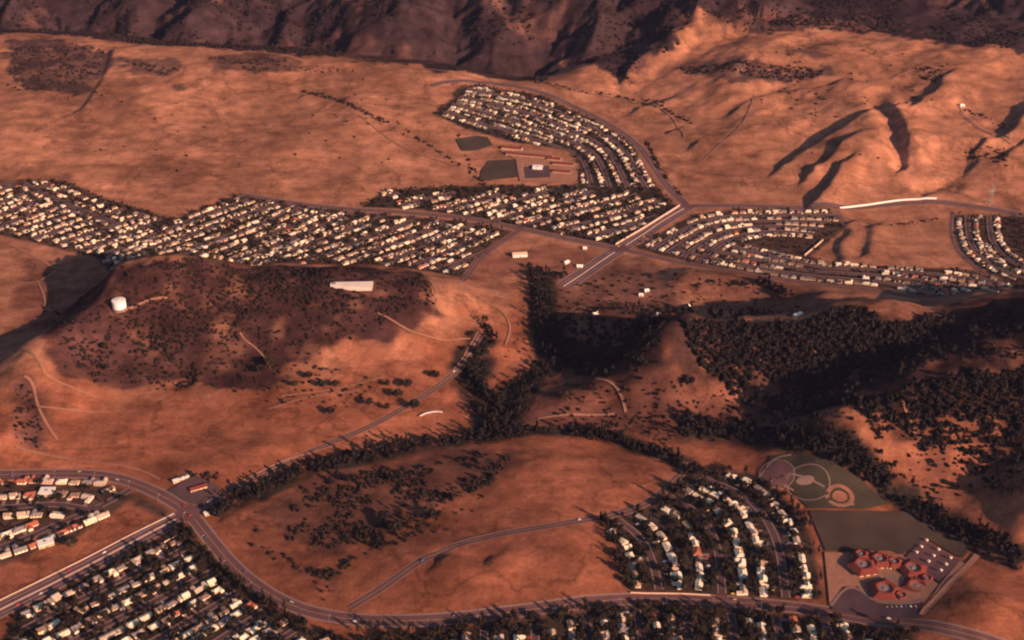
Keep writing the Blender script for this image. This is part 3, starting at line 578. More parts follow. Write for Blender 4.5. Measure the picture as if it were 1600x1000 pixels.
# ------------------------------------------------------------------ lots: a house on each side of every street
LOTS = []
SPACING = {'A': 15.6, 'B': 14.4, 'C': 15.6, 'D': 16, 'D2': 17, 'F': 13.6, 'G': 13.8, 'H': 14, 'I': 14}
SIZE = {'A': .88, 'B': .88, 'C': .88, 'D': .95, 'D2': .95, 'F': .76, 'G': .76, 'H': .76, 'I': .76}
SETB = {'A': 12.6, 'B': 19, 'C': 12.8, 'D': 14, 'D2': 0, 'F': 10.2, 'G': 10.2, 'H': 10.2, 'I': 11}
hr = random.Random(5); pos = np.zeros((0, 2))
RR = [resample(P, 3.0) for P, w in ALLR]; RPT = np.vstack(RR); RID = np.concatenate([np.full(len(r), i) for i, r in enumerate(RR)]); RWD = np.concatenate([np.full(len(r), w) for r, (P, w) in zip(RR, ALLR)])
for si, s in enumerate(STREETS):
    own = next((i for i, (P_, w_) in enumerate(ALLR) if P_ is s[0]), -1)
    P, q, ph, end, sides, w = s; Q = resample(P, 2.0); seglen = 2.0; T = np.gradient(Q, axis=0); T /= np.hypot(T[:, 0], T[:, 1])[:, None]
    setb = SETB[q] if w else 0
    for sd in ((-1, 1) if w else (1,)):
        d = hr.uniform(6, 12); cnt = 0
        while d < (len(Q)-1)*2-6:
            i = int(d/2); nrm = np.array([-T[i][1], T[i][0]])*sd; jit = hr.uniform(-1, 1.2); p = Q[i]+nrm*(setb+(5 if q in 'ABCD2' else 3)+jit)
            ok = float(sdist(p[:1], p[1:], HW[q])[0]) < -3 if w else True
            if ok and len(pos): ok = np.hypot(*(pos-p).T).min() > {'B': 11.8, 'A': 12.6, 'C': 12.6}.get(q, 14 if q in 'D2' else 10.6)
            if ok:
                near_ = (np.abs(RPT[:, 0]-p[0]) < 40) & (np.abs(RPT[:, 1]-p[1]) < 40) & (RID != own)
                if near_.any(): ok = bool((np.hypot(*(RPT[near_]-p).T) > RWD[near_]/2+(7 if q in 'ABCD2' else 5)).all())
            if ok and q in 'FGH':
                ok = hr.random() > .09
            if ok:
                pos = np.vstack([pos, p]); ang = math.atan2(-nrm[1], -nrm[0])+math.pi/2       # -y of the house toward the street
                LOTS.append(dict(s=SIZE[q]*hr.uniform(.86, 1.14), p=p, rz=ang+(math.pi if not w and q == 'D' else 0)+hr.uniform(-.10, .10), st=si, q=q, sd=sd, v=hr.choices(range(5), [3, 2, 1.3, 2, 3])[0], flip=hr.random() < .5,
                    wall=hr.choices(list(WALLS), [5, 4, 2, 1.5, 1.5])[0], roof=hr.choices(list(ROOFS), ([6.5, 2.2, 1.6, 1.4, .5, 1.4] if q == 'B' else [5.5, 2.0, 2.4, 1.6, .7, 1.6] if q in 'AC' else [3.4, 1.8, 4.4, 3.0, .6, 2.2]) if q not in 'D' else [2.5, 1.5, 1, 1, 3, 2])[0]))
                cnt += 1
            d += SPACING[q]*hr.uniform(.94, 1.1)
LP = np.array([l['p'] for l in LOTS]); LZ = hz(LP[:, 0], LP[:, 1]); lx, ly = to_px(LP[:, 0], LP[:, 1], LZ)
for l, z, a, b_ in zip(LOTS, LZ, lx, ly): l['z'] = float(z); l['px'] = float(a); l['py'] = float(b_)
# where along its street and on which side
for si, s in enumerate(STREETS):
    for sd in (-1, 1):
        hs = [l for l in LOTS if l['st'] == si and l['sd'] == sd and 8 < l['px'] < 1592 and l['py'] < 1004]
        if not hs: continue
        a = s[0][0]; b_ = s[0][-1]; pa = to_px(a[0], a[1], 0); mid = s[0][len(s[0])//2]; pm = to_px(mid[0], mid[1], 0)
        key = {'bottom': lambda l: -l['py'], 'top': lambda l: l['py'], 'left': lambda l: l['px']}.get(s[3], lambda l: l['px'])
        hs.sort(key=key)
        other = s[4]
        if other[0] in ('left', 'right'): m_ = np.mean([l['px'] for l in hs]); ref = np.mean([to_px(x, y, 0)[0] for x, y in s[0]]); sw = 'left' if m_ < ref else 'right'
        else: m_ = np.mean([np.dot(l['p']-mid, (0, 1)) for l in hs]); sw = 'upper' if m_ > 0 else 'lower'
        for k, l in enumerate(hs):
            l['where'] = (ORD[k] if k < 20 else 'last') + ' from ' + s[3] + ((', '+sw+' side, ') if s[5] else ', ') + s[2]
            l['locator'] = (ORD[k] if k < 20 else 'last') + ' house from ' + s[3] + ((', '+sw+' side, ') if s[5] else ', ') + s[2]
inview = [l for l in LOTS if 'where' in l ]
inview.sort(key=lambda l: math.dist((0, 0, CAM_H), (*l['p'], l['z'])))
near = []
seen = set()
for l in inview:
    lab = f"{l['roof']} roofed {l['wall']} house, {l['where']}"
    if lab in seen or l['locator'] in seen or len(near) >= 300: continue
    seen.add(lab); seen.add(l['locator']); l['label'] = lab; near.append(l)
nearid = {id(l) for l in near}
# meshes shared by the near houses
def kit_mesh(nm, shp, m, flip):
    v, f = shp; v = v.copy()
    if flip: v[:, 0] *= -1; f = [t[::-1] for t in f]
    me = bpy.data.meshes.new(nm); me.from_pydata(v.tolist(), [], [tuple(t) for t in f]); me.materials.append(m); me.update(); return me
KM = {}
for v, kit in enumerate(KITS):
    for fl in (False, True): KM[v, fl] = [(nm, kit_mesh(nm, shp, M.get(mk) or WM['cream'], fl), mk) for nm, shp, mk in kit]
for l in near:
    e = empty('house', (*l['p'], l['z']), l['rz'], l['label'], 'house', 'houses of the near quarters'); e.scale = (l['s'],)*3
    for nm, me_, mk in KM[l['v'], l['flip']]:
        o = bpy.data.objects.new(nm, me_); C.objects.link(o); o.parent = roof_ if nm == 'chimney' else e
        if nm == 'roof': roof_ = o
        if mk in ('wall', 'roof'): o.material_slots[0].link = 'OBJECT'; o.material_slots[0].material = (WM if mk == 'wall' else RM)[l[mk]]
# the rest of the housing, too many to pick apart
fm = list(WM.values())+list(RM.values())+[M['garage'], M['door'], M['glass'], M['brick'], M['concrete']]
fi = {k: i for i, k in enumerate(WM)}; ri = {k: i+len(WM) for i, k in enumerate(RM)}; oi = {k: i+len(WM)+len(RM) for i, k in enumerate(['garage', 'door', 'glass', 'brick', 'concrete'])}
V = []; Fs = []; MI = []; n_ = 0
for l in LOTS:
    if id(l) in nearid: continue
    c, s_ = math.cos(l['rz']), math.sin(l['rz'])
    for nm, (v, f), mk in KITS[l['v']]:
        v = v*l['s']
        if l['flip']: v[:, 0] *= -1; f = [t[::-1] for t in f]
        V.append(np.stack([v[:, 0]*c-v[:, 1]*s_+l['p'][0], v[:, 0]*s_+v[:, 1]*c+l['p'][1], v[:, 2]+l['z']], -1)); Fs += [tuple(i+n_ for i in t) for t in f]; n_ += len(v)
        MI += [fi[l['wall']] if mk == 'wall' else ri[l['roof']] if mk == 'roof' else oi[mk]]*len(f)
if V: tag(mesh_obj('distant_houses', np.vstack(V), Fs, fm, None, False, MI), 'dense rows of pale houses in the far subdivision', 'houses', kind='stuff')
print('houses', len(LOTS), 'near', len(near), 'by quarter', {q: sum(l['q'] == q for l in LOTS) for q in HW})
# ------------------------------------------------------------------ foliage shapes
ICO = None
def ico():
    global ICO
    if ICO is None:
        bm = bmesh.new(); bmesh.ops.create_icosphere(bm, subdivisions=1, radius=1); ICO = (np.array([v.co[:] for v in bm.verts]), np.array([[v.index for v in f.verts] for f in bm.faces])); bm.free()
    return ICO
def blobs(n_, spread, r0, r1, cz, sz, rng, taper=0.0):
    """a crown of ragged leaf clumps around (0,0,cz)"""
    v0, f0 = ico(); V = []; Fs = []
    for k in range(n_):
        d = rng.normal(size=3); d /= np.linalg.norm(d); rr = rng.random()**.4; c = d*rr*np.array((spread, spread, sz)); t = (c[2]/sz+1)/2; c[:2] *= 1-taper*t
        r = rng.uniform(r0, r1)*(1-.6*taper*t); v = v0*(1+rng.uniform(-.38, .38, (len(v0), 1)))*r*np.array((1, 1, .82)); V.append(v+c+(0, 0, cz)); Fs.append(f0+k*len(v0))
    return np.vstack(V), np.vstack(Fs)
def sprigs(n_, spread, cz, sz, size, rng, taper=0.0):
    """loose leafy twigs that roughen a crown's outline"""
    V = []; Fs = []
    for k in range(n_):
        d = rng.normal(size=3); d /= np.linalg.norm(d); t = (d[2]+1)/2; c = d*np.array((spread, spread, sz))*rng.uniform(.85, 1.2); c[:2] *= 1-taper*t
        a = rng.normal(size=3); b_ = rng.normal(size=3); a /= np.linalg.norm(a); b_ /= np.linalg.norm(b_); s = size*rng.uniform(.6, 1.3)
        V += [c-a*s+(0, 0, cz), c+a*s+(0, 0, cz), c+b_*s+(0, 0, cz)]; Fs.append([3*k, 3*k+1, 3*k+2])
    return np.array(V), np.array(Fs)
def cat_(*ps):
    n_ = 0; V = []; Fs = []
    for v, f in ps: V.append(v); Fs.append(np.asarray(f)+n_); n_ += len(v)
    return np.vstack(V), np.vstack(Fs)
def tube(p0, p1, r0, r1, sides=6):
    p0 = np.array(p0, float); p1 = np.array(p1, float); d = p1-p0; d /= np.linalg.norm(d); a = np.cross(d, (0, 0, 1) if abs(d[2]) < .9 else (1, 0, 0)); a /= np.linalg.norm(a); b_ = np.cross(d, a)
    t = np.linspace(0, 2*math.pi, sides, endpoint=False); ring = np.cos(t)[:, None]*a+np.sin(t)[:, None]*b_
    V = np.vstack([p0+ring*r0, p1+ring*r1]); Fs = []
    for i in range(sides): j_ = (i+1) % sides; Fs += [[i, j_, j_+sides], [i, j_+sides, i+sides]]
    return V, np.array(Fs)
def trunk(h, r, limbs, spread, rng):
    ps = [tube((0, 0, -1), (0, 0, h), r, r*.6)]
    for k in range(limbs):
        a = k*2*math.pi/limbs+rng.uniform(-.4, .4); ps.append(tube((0, 0, h*.75), (math.cos(a)*spread, math.sin(a)*spread, h+spread*.8), r*.5, r*.15, 5))
    return cat_(*ps)
rg = np.random.default_rng(3)
KINDS = {}        # name: list of (crown, trunk); real sizes in metres
KINDS['round'] = [(cat_(blobs(15, 2.3, .8, 1.5, 4.6, 1.9, rg), sprigs(70, 3.0, 4.6, 2.4, .5, rg)), trunk(3.4, .28, 4, 1.6, rg)) for _ in range(4)]
KINDS['wide'] = [(cat_(blobs(20, 3.6, 1.0, 1.8, 5.0, 1.8, rg), sprigs(90, 4.4, 5.0, 2.3, .6, rg)), trunk(3.4, .36, 5, 2.4, rg)) for _ in range(3)]
KINDS['tall'] = [(cat_(blobs(18, 1.9, .7, 1.3, 8.5, 4.6, rg, .35), sprigs(80, 2.4, 8.5, 5.4, .5, rg, .35)), trunk(6.5, .30, 4, 1.2, rg)) for _ in range(3)]
KINDS['conical'] = [(cat_(blobs(16, 1.5, .6, 1.1, 5.4, 4.6, rg, .75), sprigs(60, 1.9, 5.4, 5.2, .4, rg, .75)), trunk(3, .22, 3, .6, rg)) for _ in range(2)]
SHRUB = [cat_(blobs(3, .7, .55, .95, .5, .35, rg), sprigs(10, 1.1, .6, .6, .35, rg)) for _ in range(4)]
SIMPLE = {k: [(blobs(7, .8*s, .62*s2, 1.0*s2, cz, sz, rg, tp)) for _ in range(4)] for k, s, s2, cz, sz, tp in (('round', 2.4, 1.7, 4.4, 1.7, 0), ('wide', 3.9, 2.1, 4.8, 1.5, 0), ('tall', 2.0, 1.6, 7.5, 4.2, .3), ('conical', 1.5, 1.3, 5, 4, .7))}
def scatter_mesh(name, pts, shapes, m, sizes, label, cat, sink=.2):
    """many plants of one mass as a single mesh"""
    V = []; Fs = []; n_ = 0; pick = RNG.integers(0, len(shapes), len(pts)); z = hz(pts[:, 0], pts[:, 1])
    for k, (v, f) in enumerate(shapes):
        i = np.nonzero(pick == k)[0]
        if not len(i): continue
        a = RNG.random(len(i))*6.283; c, s = np.cos(a)[:, None], np.sin(a)[:, None]; sc = sizes[i][:, None]; hs = sc*RNG.uniform(.8, 1.2, (len(i), 1))
        X = (v[None, :, 0]*c-v[None, :, 1]*s)*sc+pts[i, 0][:, None]; Y = (v[None, :, 0]*s+v[None, :, 1]*c)*sc+pts[i, 1][:, None]; Z = v[None, :, 2]*hs+z[i][:, None]-sink
        V.append(np.stack([X, Y, Z], -1).reshape(-1, 3)); Fs.append((f[None]+(np.arange(len(i))*len(v))[:, None, None]).reshape(-1, 3)+n_); n_ += len(i)*len(v)
    V = np.vstack(V); Fs = np.vstack(Fs); me = bpy.data.meshes.new(name); me.vertices.add(len(V)); me.vertices.foreach_set('co', V.ravel())
    me.loops.add(Fs.size); me.loops.foreach_set('vertex_index', Fs.ravel().astype(np.int32)); me.polygons.add(len(Fs)); me.polygons.foreach_set('loop_start', np.arange(0, Fs.size, 3, dtype=np.int32)); me.update(calc_edges=True)
    me.materials.append(m); o = bpy.data.objects.new(name, me); C.objects.link(o); tag(o, label, cat, kind='stuff'); return o
def in_poly(px, n_, warp=0):
    P = G(px) if not isinstance(px, np.ndarray) else px; lo, hi = P.min(0), P.max(0); q = RNG.uniform(lo, hi, (n_*6, 2)); w = q
    if warp: w = q+np.stack([fbm(q[:, 0], q[:, 1], 60, 3, 71), fbm(q[:, 0], q[:, 1], 60, 3, 81)], -1)*warp
    q = q[inside(w[:, 0], w[:, 1], P)]; return q[:n_]
def along(px, per_m, width, world=None):
    P = resample(smooth(G(px)) if world is None else world, 2.0); L_ = len(P)*2; n_ = int(L_*per_m); i = RNG.integers(0, len(P), n_); a = RNG.random(n_)*6.283; r = width*np.sqrt(RNG.random(n_))
    q = P[i]+np.stack([np.cos(a)*r, np.sin(a)*r], -1); return q
def off_roads(q, gap=2.0):
    ok = np.ones(len(q), bool)
    for P, w in ALLR:
        lo = P.min(0)-20; hi = P.max(0)+20; m = ((q > lo) & (q < hi)).all(1)
        if m.any(): ok[m] &= seg_dist(q[m, 0], q[m, 1], P) > w/2+gap
    return q[ok]
def off_houses(q, gap=6.5):
    ok = np.ones(len(q), bool)
    for i in range(0, len(q), 2000): ok[i:i+2000] = (np.hypot(q[i:i+2000, None, 0]-LP[None, :, 0], q[i:i+2000, None, 1]-LP[None, :, 1]).min(1) > gap)
    return q[ok]
# trees in the yards
yard = {}
for q_, dens in (('A', 72), ('B', 85), ('C', 52), ('D', 300), ('F', 62), ('G', 66), ('H', 200), ('I', 110)):
    P = HW[q_]; ar = abs(np.dot(P[:, 0], np.roll(P[:, 1], 1))-np.dot(P[:, 1], np.roll(P[:, 0], 1)))/2
    yard[q_] = off_houses(off_roads(in_poly(P, int(ar/dens)), 1.2), 6.2 if q_ == 'B' else 6.4 if q_ in 'ACD' else 5.0)
edge = np.vstack([along([(940,815),(962,850),(965,890),(985,922)], .16, 4), along([(940,806),(1000,792),(1050,765)], .12, 4), along([(700,985),(850,962),(960,946)], .14, 5), along([(40,990),(130,940),(290,850)], .14, 4), along([(292,830),(340,885),(400,935),(470,975)], .14, 4),
                  along([(1284,930),(1280,870),(1250,800),(1200,752)], .07, 3), along([(560,985),(690,988)], .12, 7), along([(1300,962),(1420,985)], .10, 5)])
edge = off_houses(off_roads(edge, 2.5), 5.5)
near_pts = np.vstack([yard['A'], yard['B'], yard['C'], yard['D'], edge]); is_edge = np.r_[np.zeros(len(near_pts)-len(edge), bool), np.ones(len(edge), bool)]
LPIN = np.array([l['p'] for l in LOTS]); labelled = [l for l in LOTS if 'locator' in l]; LQ = np.array([l['p'] for l in labelled])
zt = hz(near_pts[:, 0], near_pts[:, 1]); tx, ty = to_px(near_pts[:, 0], near_pts[:, 1], zt)
order = np.argsort(np.hypot(near_pts[:, 0], near_pts[:, 1])); usedlab = set(); picked = []
KW = {'round': 'round leafy tree', 'wide': 'broad spreading tree', 'tall': 'tall slender tree', 'conical': 'pointed dark tree'}
kinds_of = [('tall' if e_ and r < .55 else 'conical' if e_ and r < .7 else 'round' if r < .5 else 'wide' if r < .8 else 'tall' if r < .93 else 'conical') for e_, r in zip(is_edge, RNG.random(len(near_pts)))]
tm = {k: [(kit_mesh('crown', c, M['leaf'][i % 3], False), kit_mesh('trunk', t, M['bark'], False)) for i, (c, t) in enumerate(v)] for k, v in KINDS.items()}
def plant(kind, p, scale, label, group, mats=None):
    v = random.randrange(len(tm[kind])); e = empty('tree', (p[0], p[1], float(hz(p[0], p[1]))), random.uniform(0, 6.28), label, 'tree', group); e.scale = (scale, scale, scale*random.uniform(.9, 1.15))
    for nm, me_ in zip(('crown', 'trunk'), tm[kind][v]): o = bpy.data.objects.new(nm, me_); C.objects.link(o); o.parent = e
    return e
solo = [((112,856),'wide',1.9,'lone dark tree in the bare strip beside corner boulevard'),((517,648),'wide',1.5,'lone tree low on the open slope, leftmost of the slope trees'),((578,635),'wide',1.5,'dark tree on the slope left of two close trees by the road'),
 ((605,641),'round',1.6,'small dark tree just above the country road bend'),((622,622),'wide',1.7,'lower tree of the clump above the country road'),((636,606),'wide',1.8,'upper tree of the clump above the country road'),((606,604),'round',1.5,'left tree of the clump above the country road'),
 ((680,591),'wide',1.6,'low wide tree on slope beside upper country road'),((648,640),'wide',1.8,'dark tree between country road and the white crescent'),((422,576),'wide',2.2,'largest dark tree at the foot of the tank hill'),((405,584),'wide',1.6,'tree left of the largest tree below tank hill'),
 ((483,592),'wide',1.4,'lone tree below the right end of tank hill'),((462,605),'round',1.6,'left tree of the row under the tank hill'),((502,606),'wide',1.5,'middle tree of the row under the tank hill'),((525,605),'wide',1.4,'right tree of the row under the tank hill'),((165,547),'wide',1.3,'upper dark shrub tree on tank hill front'),((166,579),'round',1.4,'lower lone tree on tank hill front'),
 ((262,587),'round',1.1,'small lone tree by the gully on tank hill'),((887,626),'wide',2.0,'dark tree on the small looped knoll'),((928,612),'wide',1.3,'smaller tree on the small looped knoll'),((1075,603),'wide',1.9,'dark tree in clearing under the wooded hill'),((620,832),'wide',1.9,'bushy tree in the scrub above the curved road'),((600,812),'wide',1.6,'dark tree left of bushy tree in scrub')]
for (a, b_), k, s, lab in solo: plant(k, G([(a, b_)])[0], s, lab, 'lone trees on the open land'); usedlab.add(lab)
for i in order:
    if len(picked)+len(solo) >= 300: break
    if not (4 < tx[i] < 1596 and ty[i] < 1006): continue
    p = near_pts[i]; d = np.hypot(*(LQ-p).T); j = int(np.argmin(d)); l = labelled[j]; rel = p-l['p']; c, s = math.cos(-l['rz']), math.sin(-l['rz']); loc = (rel[0]*c-rel[1]*s, rel[0]*s+rel[1]*c)
    pxd = tx[i]-l['px']; pyd = ty[i]-l['py']; prep = ('left of' if pxd < 0 else 'right of') if abs(pxd) > abs(pyd)*1.2 else ('above' if pyd < 0 else 'below')
    lab = f"{KW[kinds_of[i]]} {prep} {l['locator']}"
    if lab in usedlab or len(lab.split()) > 16: continue
    usedlab.add(lab); picked.append(int(i)); plant(kinds_of[i], p, random.uniform(.8, 1.35), lab, 'trees in the near yards')
rest = np.setdiff1d(np.arange(len(near_pts)), picked); rk = np.array(kinds_of)[rest]; rp = near_pts[rest]
for k in KINDS:
    q = rp[rk == k]
    if len(q): scatter_mesh('yard_trees', q, [c for c, t in KINDS[k]], M['leaf'][0], RNG.uniform(.75, 1.35, len(q)), 'many '+KW[k].split()[0]+' trees crowding the near yards', 'trees')
far = np.vstack([yard[k] for k in 'FGHI']); scatter_mesh('yard_trees', far, SIMPLE['round']+SIMPLE['wide'], M['leaf'][1], RNG.uniform(.5, 1.0, len(far)), 'dark garden trees between the far rows of houses', 'trees')
# creek woods
creek = [([(838,425),(850,470),(856,520),(868,572)], 1.34, 20), ([(762,520),(738,560),(742,600),(765,640),(780,682)], 1.34, 19), ([(335,800),(400,770),(480,736),(560,716),(640,702),(720,691),(780,684)], 1.3, 13),
 ([(780,684),(850,676),(920,680),(980,692),(1040,714),(1085,738)], 1.15, 11), ([(1060,668),(1130,672),(1200,682),(1270,694),(1330,712),(1380,748),(1430,792),(1500,832),(1600,880)], 1.60, 19),
 ([(860,575),(810,615),(785,665)], 1.34, 24), ([(850,430),(880,440),(900,432)], 0.54, 14), ([(640,825),(700,785),(760,752),(800,716)], 0.29, 7), ([(560,860),(640,838),(690,800)], 0.22, 8), ([(880,490),(950,486),(1030,492),(1100,488),(1240,494)], 0.36, 9),
 ([(1060,436),(1120,442),(1180,450)], 0.22, 7), ([(1185,440),(1215,455),(1235,470)], 0.45, 8), ([(520,752),(600,765),(640,740)], 0.22, 10), ([(1330,705),(1380,730)], 0.54, 18), ([(1095,742),(1062,726)], 0.54, 8)]
cp = np.vstack([along(*c) for c in creek]); cp = cp[fbm(cp[:, 0], cp[:, 1], 38, 3, 95) > -.33]; cp = off_roads(cp, 1.0)
scatter_mesh('creek_wood', cp, SIMPLE['wide']+SIMPLE['round']+SIMPLE['tall'], M['leaf'][2], RNG.random(len(cp))**1.6*1.2+.5, 'dense dark wood winding along the creek bed', 'wood')
# wooded hills
wp = np.vstack([in_poly([(1062,505),(1250,498),(1500,505),(1450,545),(1270,612),(1180,602),(1085,575)], 2100, 30), in_poly([(1270,645),(1420,605),(1620,560),(1620,690),(1480,690),(1380,688)], 600, 30), in_poly([(880,540),(1020,560),(1000,600),(900,590)], 120, 10),
                in_poly([(870,498),(1040,496),(1030,572),(885,588)], 420, 10), in_poly([(1250,560),(1580,470),(1600,560),(1260,650)], 420, 20), in_poly([(1500,700),(1600,690),(1600,780),(1520,770)], 60, 10), in_poly([(1130,600),(1260,610),(1290,660),(1180,640)], 70, 10)])
wp = off_roads(wp, 2)
scatter_mesh('hill_wood', wp, SIMPLE['wide']+SIMPLE['round'], M['leaf'][2], RNG.random(len(wp))**1.6*1.1+.6, 'scattered dark oak wood over the shadowed hillside', 'wood')
# brush
fq = in_poly([(350,805),(520,725),(640,700),(790,705),(730,785),(590,860),(520,910),(430,870)], 3600, 40); fq = fq[fbm(fq[:, 0], fq[:, 1], 40, 4, 97) > .04+.25*RNG.random(len(fq))-.1]
hq = in_poly([(70,520),(180,450),(400,420),(660,430),(690,480),(520,535),(400,600),(150,600)], 3000, 10); hq = hq[fbm(hq[:, 0], hq[:, 1], 70, 4, 99) > .16]
sp = [fq, hq, in_poly([(70,520),(180,450),(400,420),(660,430),(690,480),(520,535),(400,600),(150,600)], 600, 10), in_poly([(330,560),(520,575),(600,600),(540,640),(400,625),(330,610)], 110, 10),
      in_poly([(20,64),(170,80),(150,128),(70,142),(20,140)], 500, 20), in_poly([(185,92),(285,108),(250,118)], 60), in_poly([(320,90),(470,95),(400,115)], 110, 8), in_poly([(1062,105),(1310,106),(1250,127),(1075,118)], 420, 10), in_poly([(1130,34),(1368,46),(1230,14)], 300, 10),
      along([(470,142),(520,152),(556,170),(605,192)], .5, 6), along([(620,190),(650,215),(700,245),(760,288)], .16, 5), along([(715,210),(735,260),(755,290)], .2, 5), along([(840,130),(900,142),(960,150),(1000,160),(1040,172),(1085,194)], .35, 7), in_poly([(1000,150),(1030,156),(1040,168),(1010,165)], 25),
      along([(1010,222),(1030,262),(1062,304)], .5, 4), in_poly([(1430,108),(1475,102),(1470,128),(1440,124)], 60), along([(1495,165),(1520,175),(1575,200)], .3, 8), in_poly([(1500,240),(1575,228),(1575,262)], 70), along([(400,850),(440,870),(500,905),(515,935)], .2, 8), along([(570,860),(690,830),(760,770)], .16, 9),
      in_poly([(440,96),(550,104),(560,112),(450,112)], 26), in_poly([(1260,600),(1340,680),(1260,690),(1100,640)], 130), in_poly([(300,735),(345,740),(330,755),(280,750)], 40), in_poly([(25,600),(60,610),(70,700),(25,700)], 60), in_poly([(1140,90),(1300,60),(1500,100),(1480,160),(1200,200)], 90), in_poly([(100,140),(600,120),(650,260),(150,270)], 60),
      along([(1200,222),(1330,250),(1430,240)], .02, 15), in_poly([(900,640),(1050,640),(1050,700),(920,690)], 80), along([(1340,356),(1470,342)], .12, 2), in_poly([(820,470),(880,490),(870,560),(790,560)], 50)]
sp += [in_poly([(1062,505),(1250,498),(1500,505),(1450,545),(1270,612),(1180,602),(1085,575)], 900, 20), in_poly([(1270,645),(1420,605),(1620,560),(1620,690),(1480,690),(1380,688)], 700, 20), in_poly([(1020,600),(1250,610),(1300,680),(1060,690),(860,680),(880,600)], 400, 20), in_poly([(850,440),(1060,420),(1240,470),(1240,495),(880,495)], 260, 20), in_poly([(40,480),(330,420),(680,440),(700,490),(480,560),(120,600)], 400, 30), in_poly([(1390,700),(1560,690),(1560,760),(1440,790)], 120, 10)]
sp = off_roads(np.vstack(sp), 1)
scatter_mesh('brush', sp, SHRUB, M['brush'], RNG.uniform(.5, 1.0, len(sp))**2*2.6+.35, 'dark scrub dotted over dry slopes and gullies', 'scrub', .3)
mq = np.stack([RNG.uniform(-1500, 1500, 15000), RNG.uniform(2550, 3250, 15000)], -1); mq = mq[inside(mq[:, 0], mq[:, 1], MTN) & (fbm(mq[:, 0], mq[:, 1], 120, 3, 91) > -.12)]
scatter_mesh('chaparral', mq, SHRUB, M['brush'], RNG.uniform(1.6, 4.2, len(mq)), 'dark chaparral covering the mountain slopes', 'scrub', .5)
# ------------------------------------------------------------------ grounds, park and school
def S(nm, px, m, up=None): return tag(sheet(nm, G(px), M[m], up or lift()), kind='structure')
S('park_lawn', [(1205,714),(1250,708),(1300,724),(1345,750),(1388,788),(1350,797),(1264,796),(1240,772),(1198,742)], 'lawn')
S('playing_field', [(1264,799),(1420,800),(1502,842),(1512,862),(1503,874),(1447,842),(1410,868),(1395,862),(1290,862)], 'field_turf')
S('schoolyard', [(1288,864),(1408,868),(1466,914),(1444,944),(1370,943),(1340,918),(1316,918),(1296,945)], 'dirt_path')
S('playground_asphalt', [(1414,873),(1443,843),(1503,878),(1470,912)], 'asphalt')
S('school_parking', [(1300,949),(1322,920),(1340,921),(1366,942),(1376,947),(1424,949),(1442,940),(1434,968),(1300,954)], 'street')
S('courtyard', [(1360,899),(1394,897),(1404,908),(1396,917),(1378,908)], 'concrete')
tag(strip('pavement', smooth(G([(1298,948),(1320,919),(1341,920),(1368,943),(1424,946),(1440,938)]), 1), 3.0, M['concrete'], lift()+.12, None, 2, None, .12), kind='structure')
tag(strip('dirt_bank', smooth(G([(1503,880),(1470,920),(1440,962)])), 6, M['dirt_path'], lift(), cross=3), kind='structure')
tag(strip('dirt_bank', smooth(G([(1527,868),(1490,908),(1450,950)])), 7, M['dirt_path'], lift(), cross=3), kind='structure')
def ring(px, rx, ry, w, m, nm='park_path', rot=0):
    c = G([px])[0]; E = ellipse(c[0], c[1], rx, ry, 40, rot); E = np.vstack([E, E[:2]]); tag(strip(nm, E, w, M[m], lift(), cross=3), kind='structure')
ring((1214,741), 21, 24, 1.5, 'concrete'); ring((1262,757), 26, 26, 1.5, 'concrete'); ring((1312,777), 15, 14, 5.5, 'sand', 'sand_track')
tag(sheet('plaza', ellipse(*G([(1214,741)])[0], 19, 21), M['asphalt'], lift()), kind='structure')
tag(sheet('sand_pit', ellipse(*G([(1312,777)])[0], 9, 8), M['sand'], lift()), kind='structure')
tag(sheet('plaza', ellipse(*G([(1258,752)])[0], 11, 6), M['concrete'], lift()), kind='structure')
for px in ([(1288,774),(1296,786),(1318,792),(1335,789)], [(1186,748),(1198,730),(1212,716),(1236,712)], [(1198,752),(1226,760),(1240,768)], [(1236,742),(1262,748),(1288,762)]): tag(strip('park_path', smooth(G(px)), 2.6, M['concrete'], lift(), cross=2), kind='structure')

def prism(W, z0, z1, cap=True):
    n_ = len(W); V = np.vstack([np.c_[W, np.full(n_, z0)], np.c_[W, np.full(n_, z1)]]); f = [(i, (i+1) % n_, (i+1) % n_+n_, i+n_) for i in range(n_)]
    if cap: f += [tuple(range(n_, 2*n_)), tuple(range(n_-1, -1, -1))]
    return V, f
def octo(r, k=8, rot=.39, jag=0): t = np.arange(k)*2*math.pi/k+rot; q = r*(1-jag*(np.arange(k) % 2)); return np.stack([q*np.cos(t), q*np.sin(t)], -1)
def frustum(rings):
    n_ = len(rings[0][0]); V = np.vstack([np.c_[w, np.full(n_, z)] for w, z in rings]); f = []
    for j_ in range(len(rings)-1): f += [(j_*n_+i, j_*n_+(i+1) % n_, (j_+1)*n_+(i+1) % n_, (j_+1)*n_+i) for i in range(n_)]
    return V, f
sc_c = G([(1392,900)])[0]; sz = float(hz(*sc_c))
school = empty('school_building', (*sc_c, sz), 0, 'school of linked octagonal pods with red tile roofs round a courtyard', 'school')
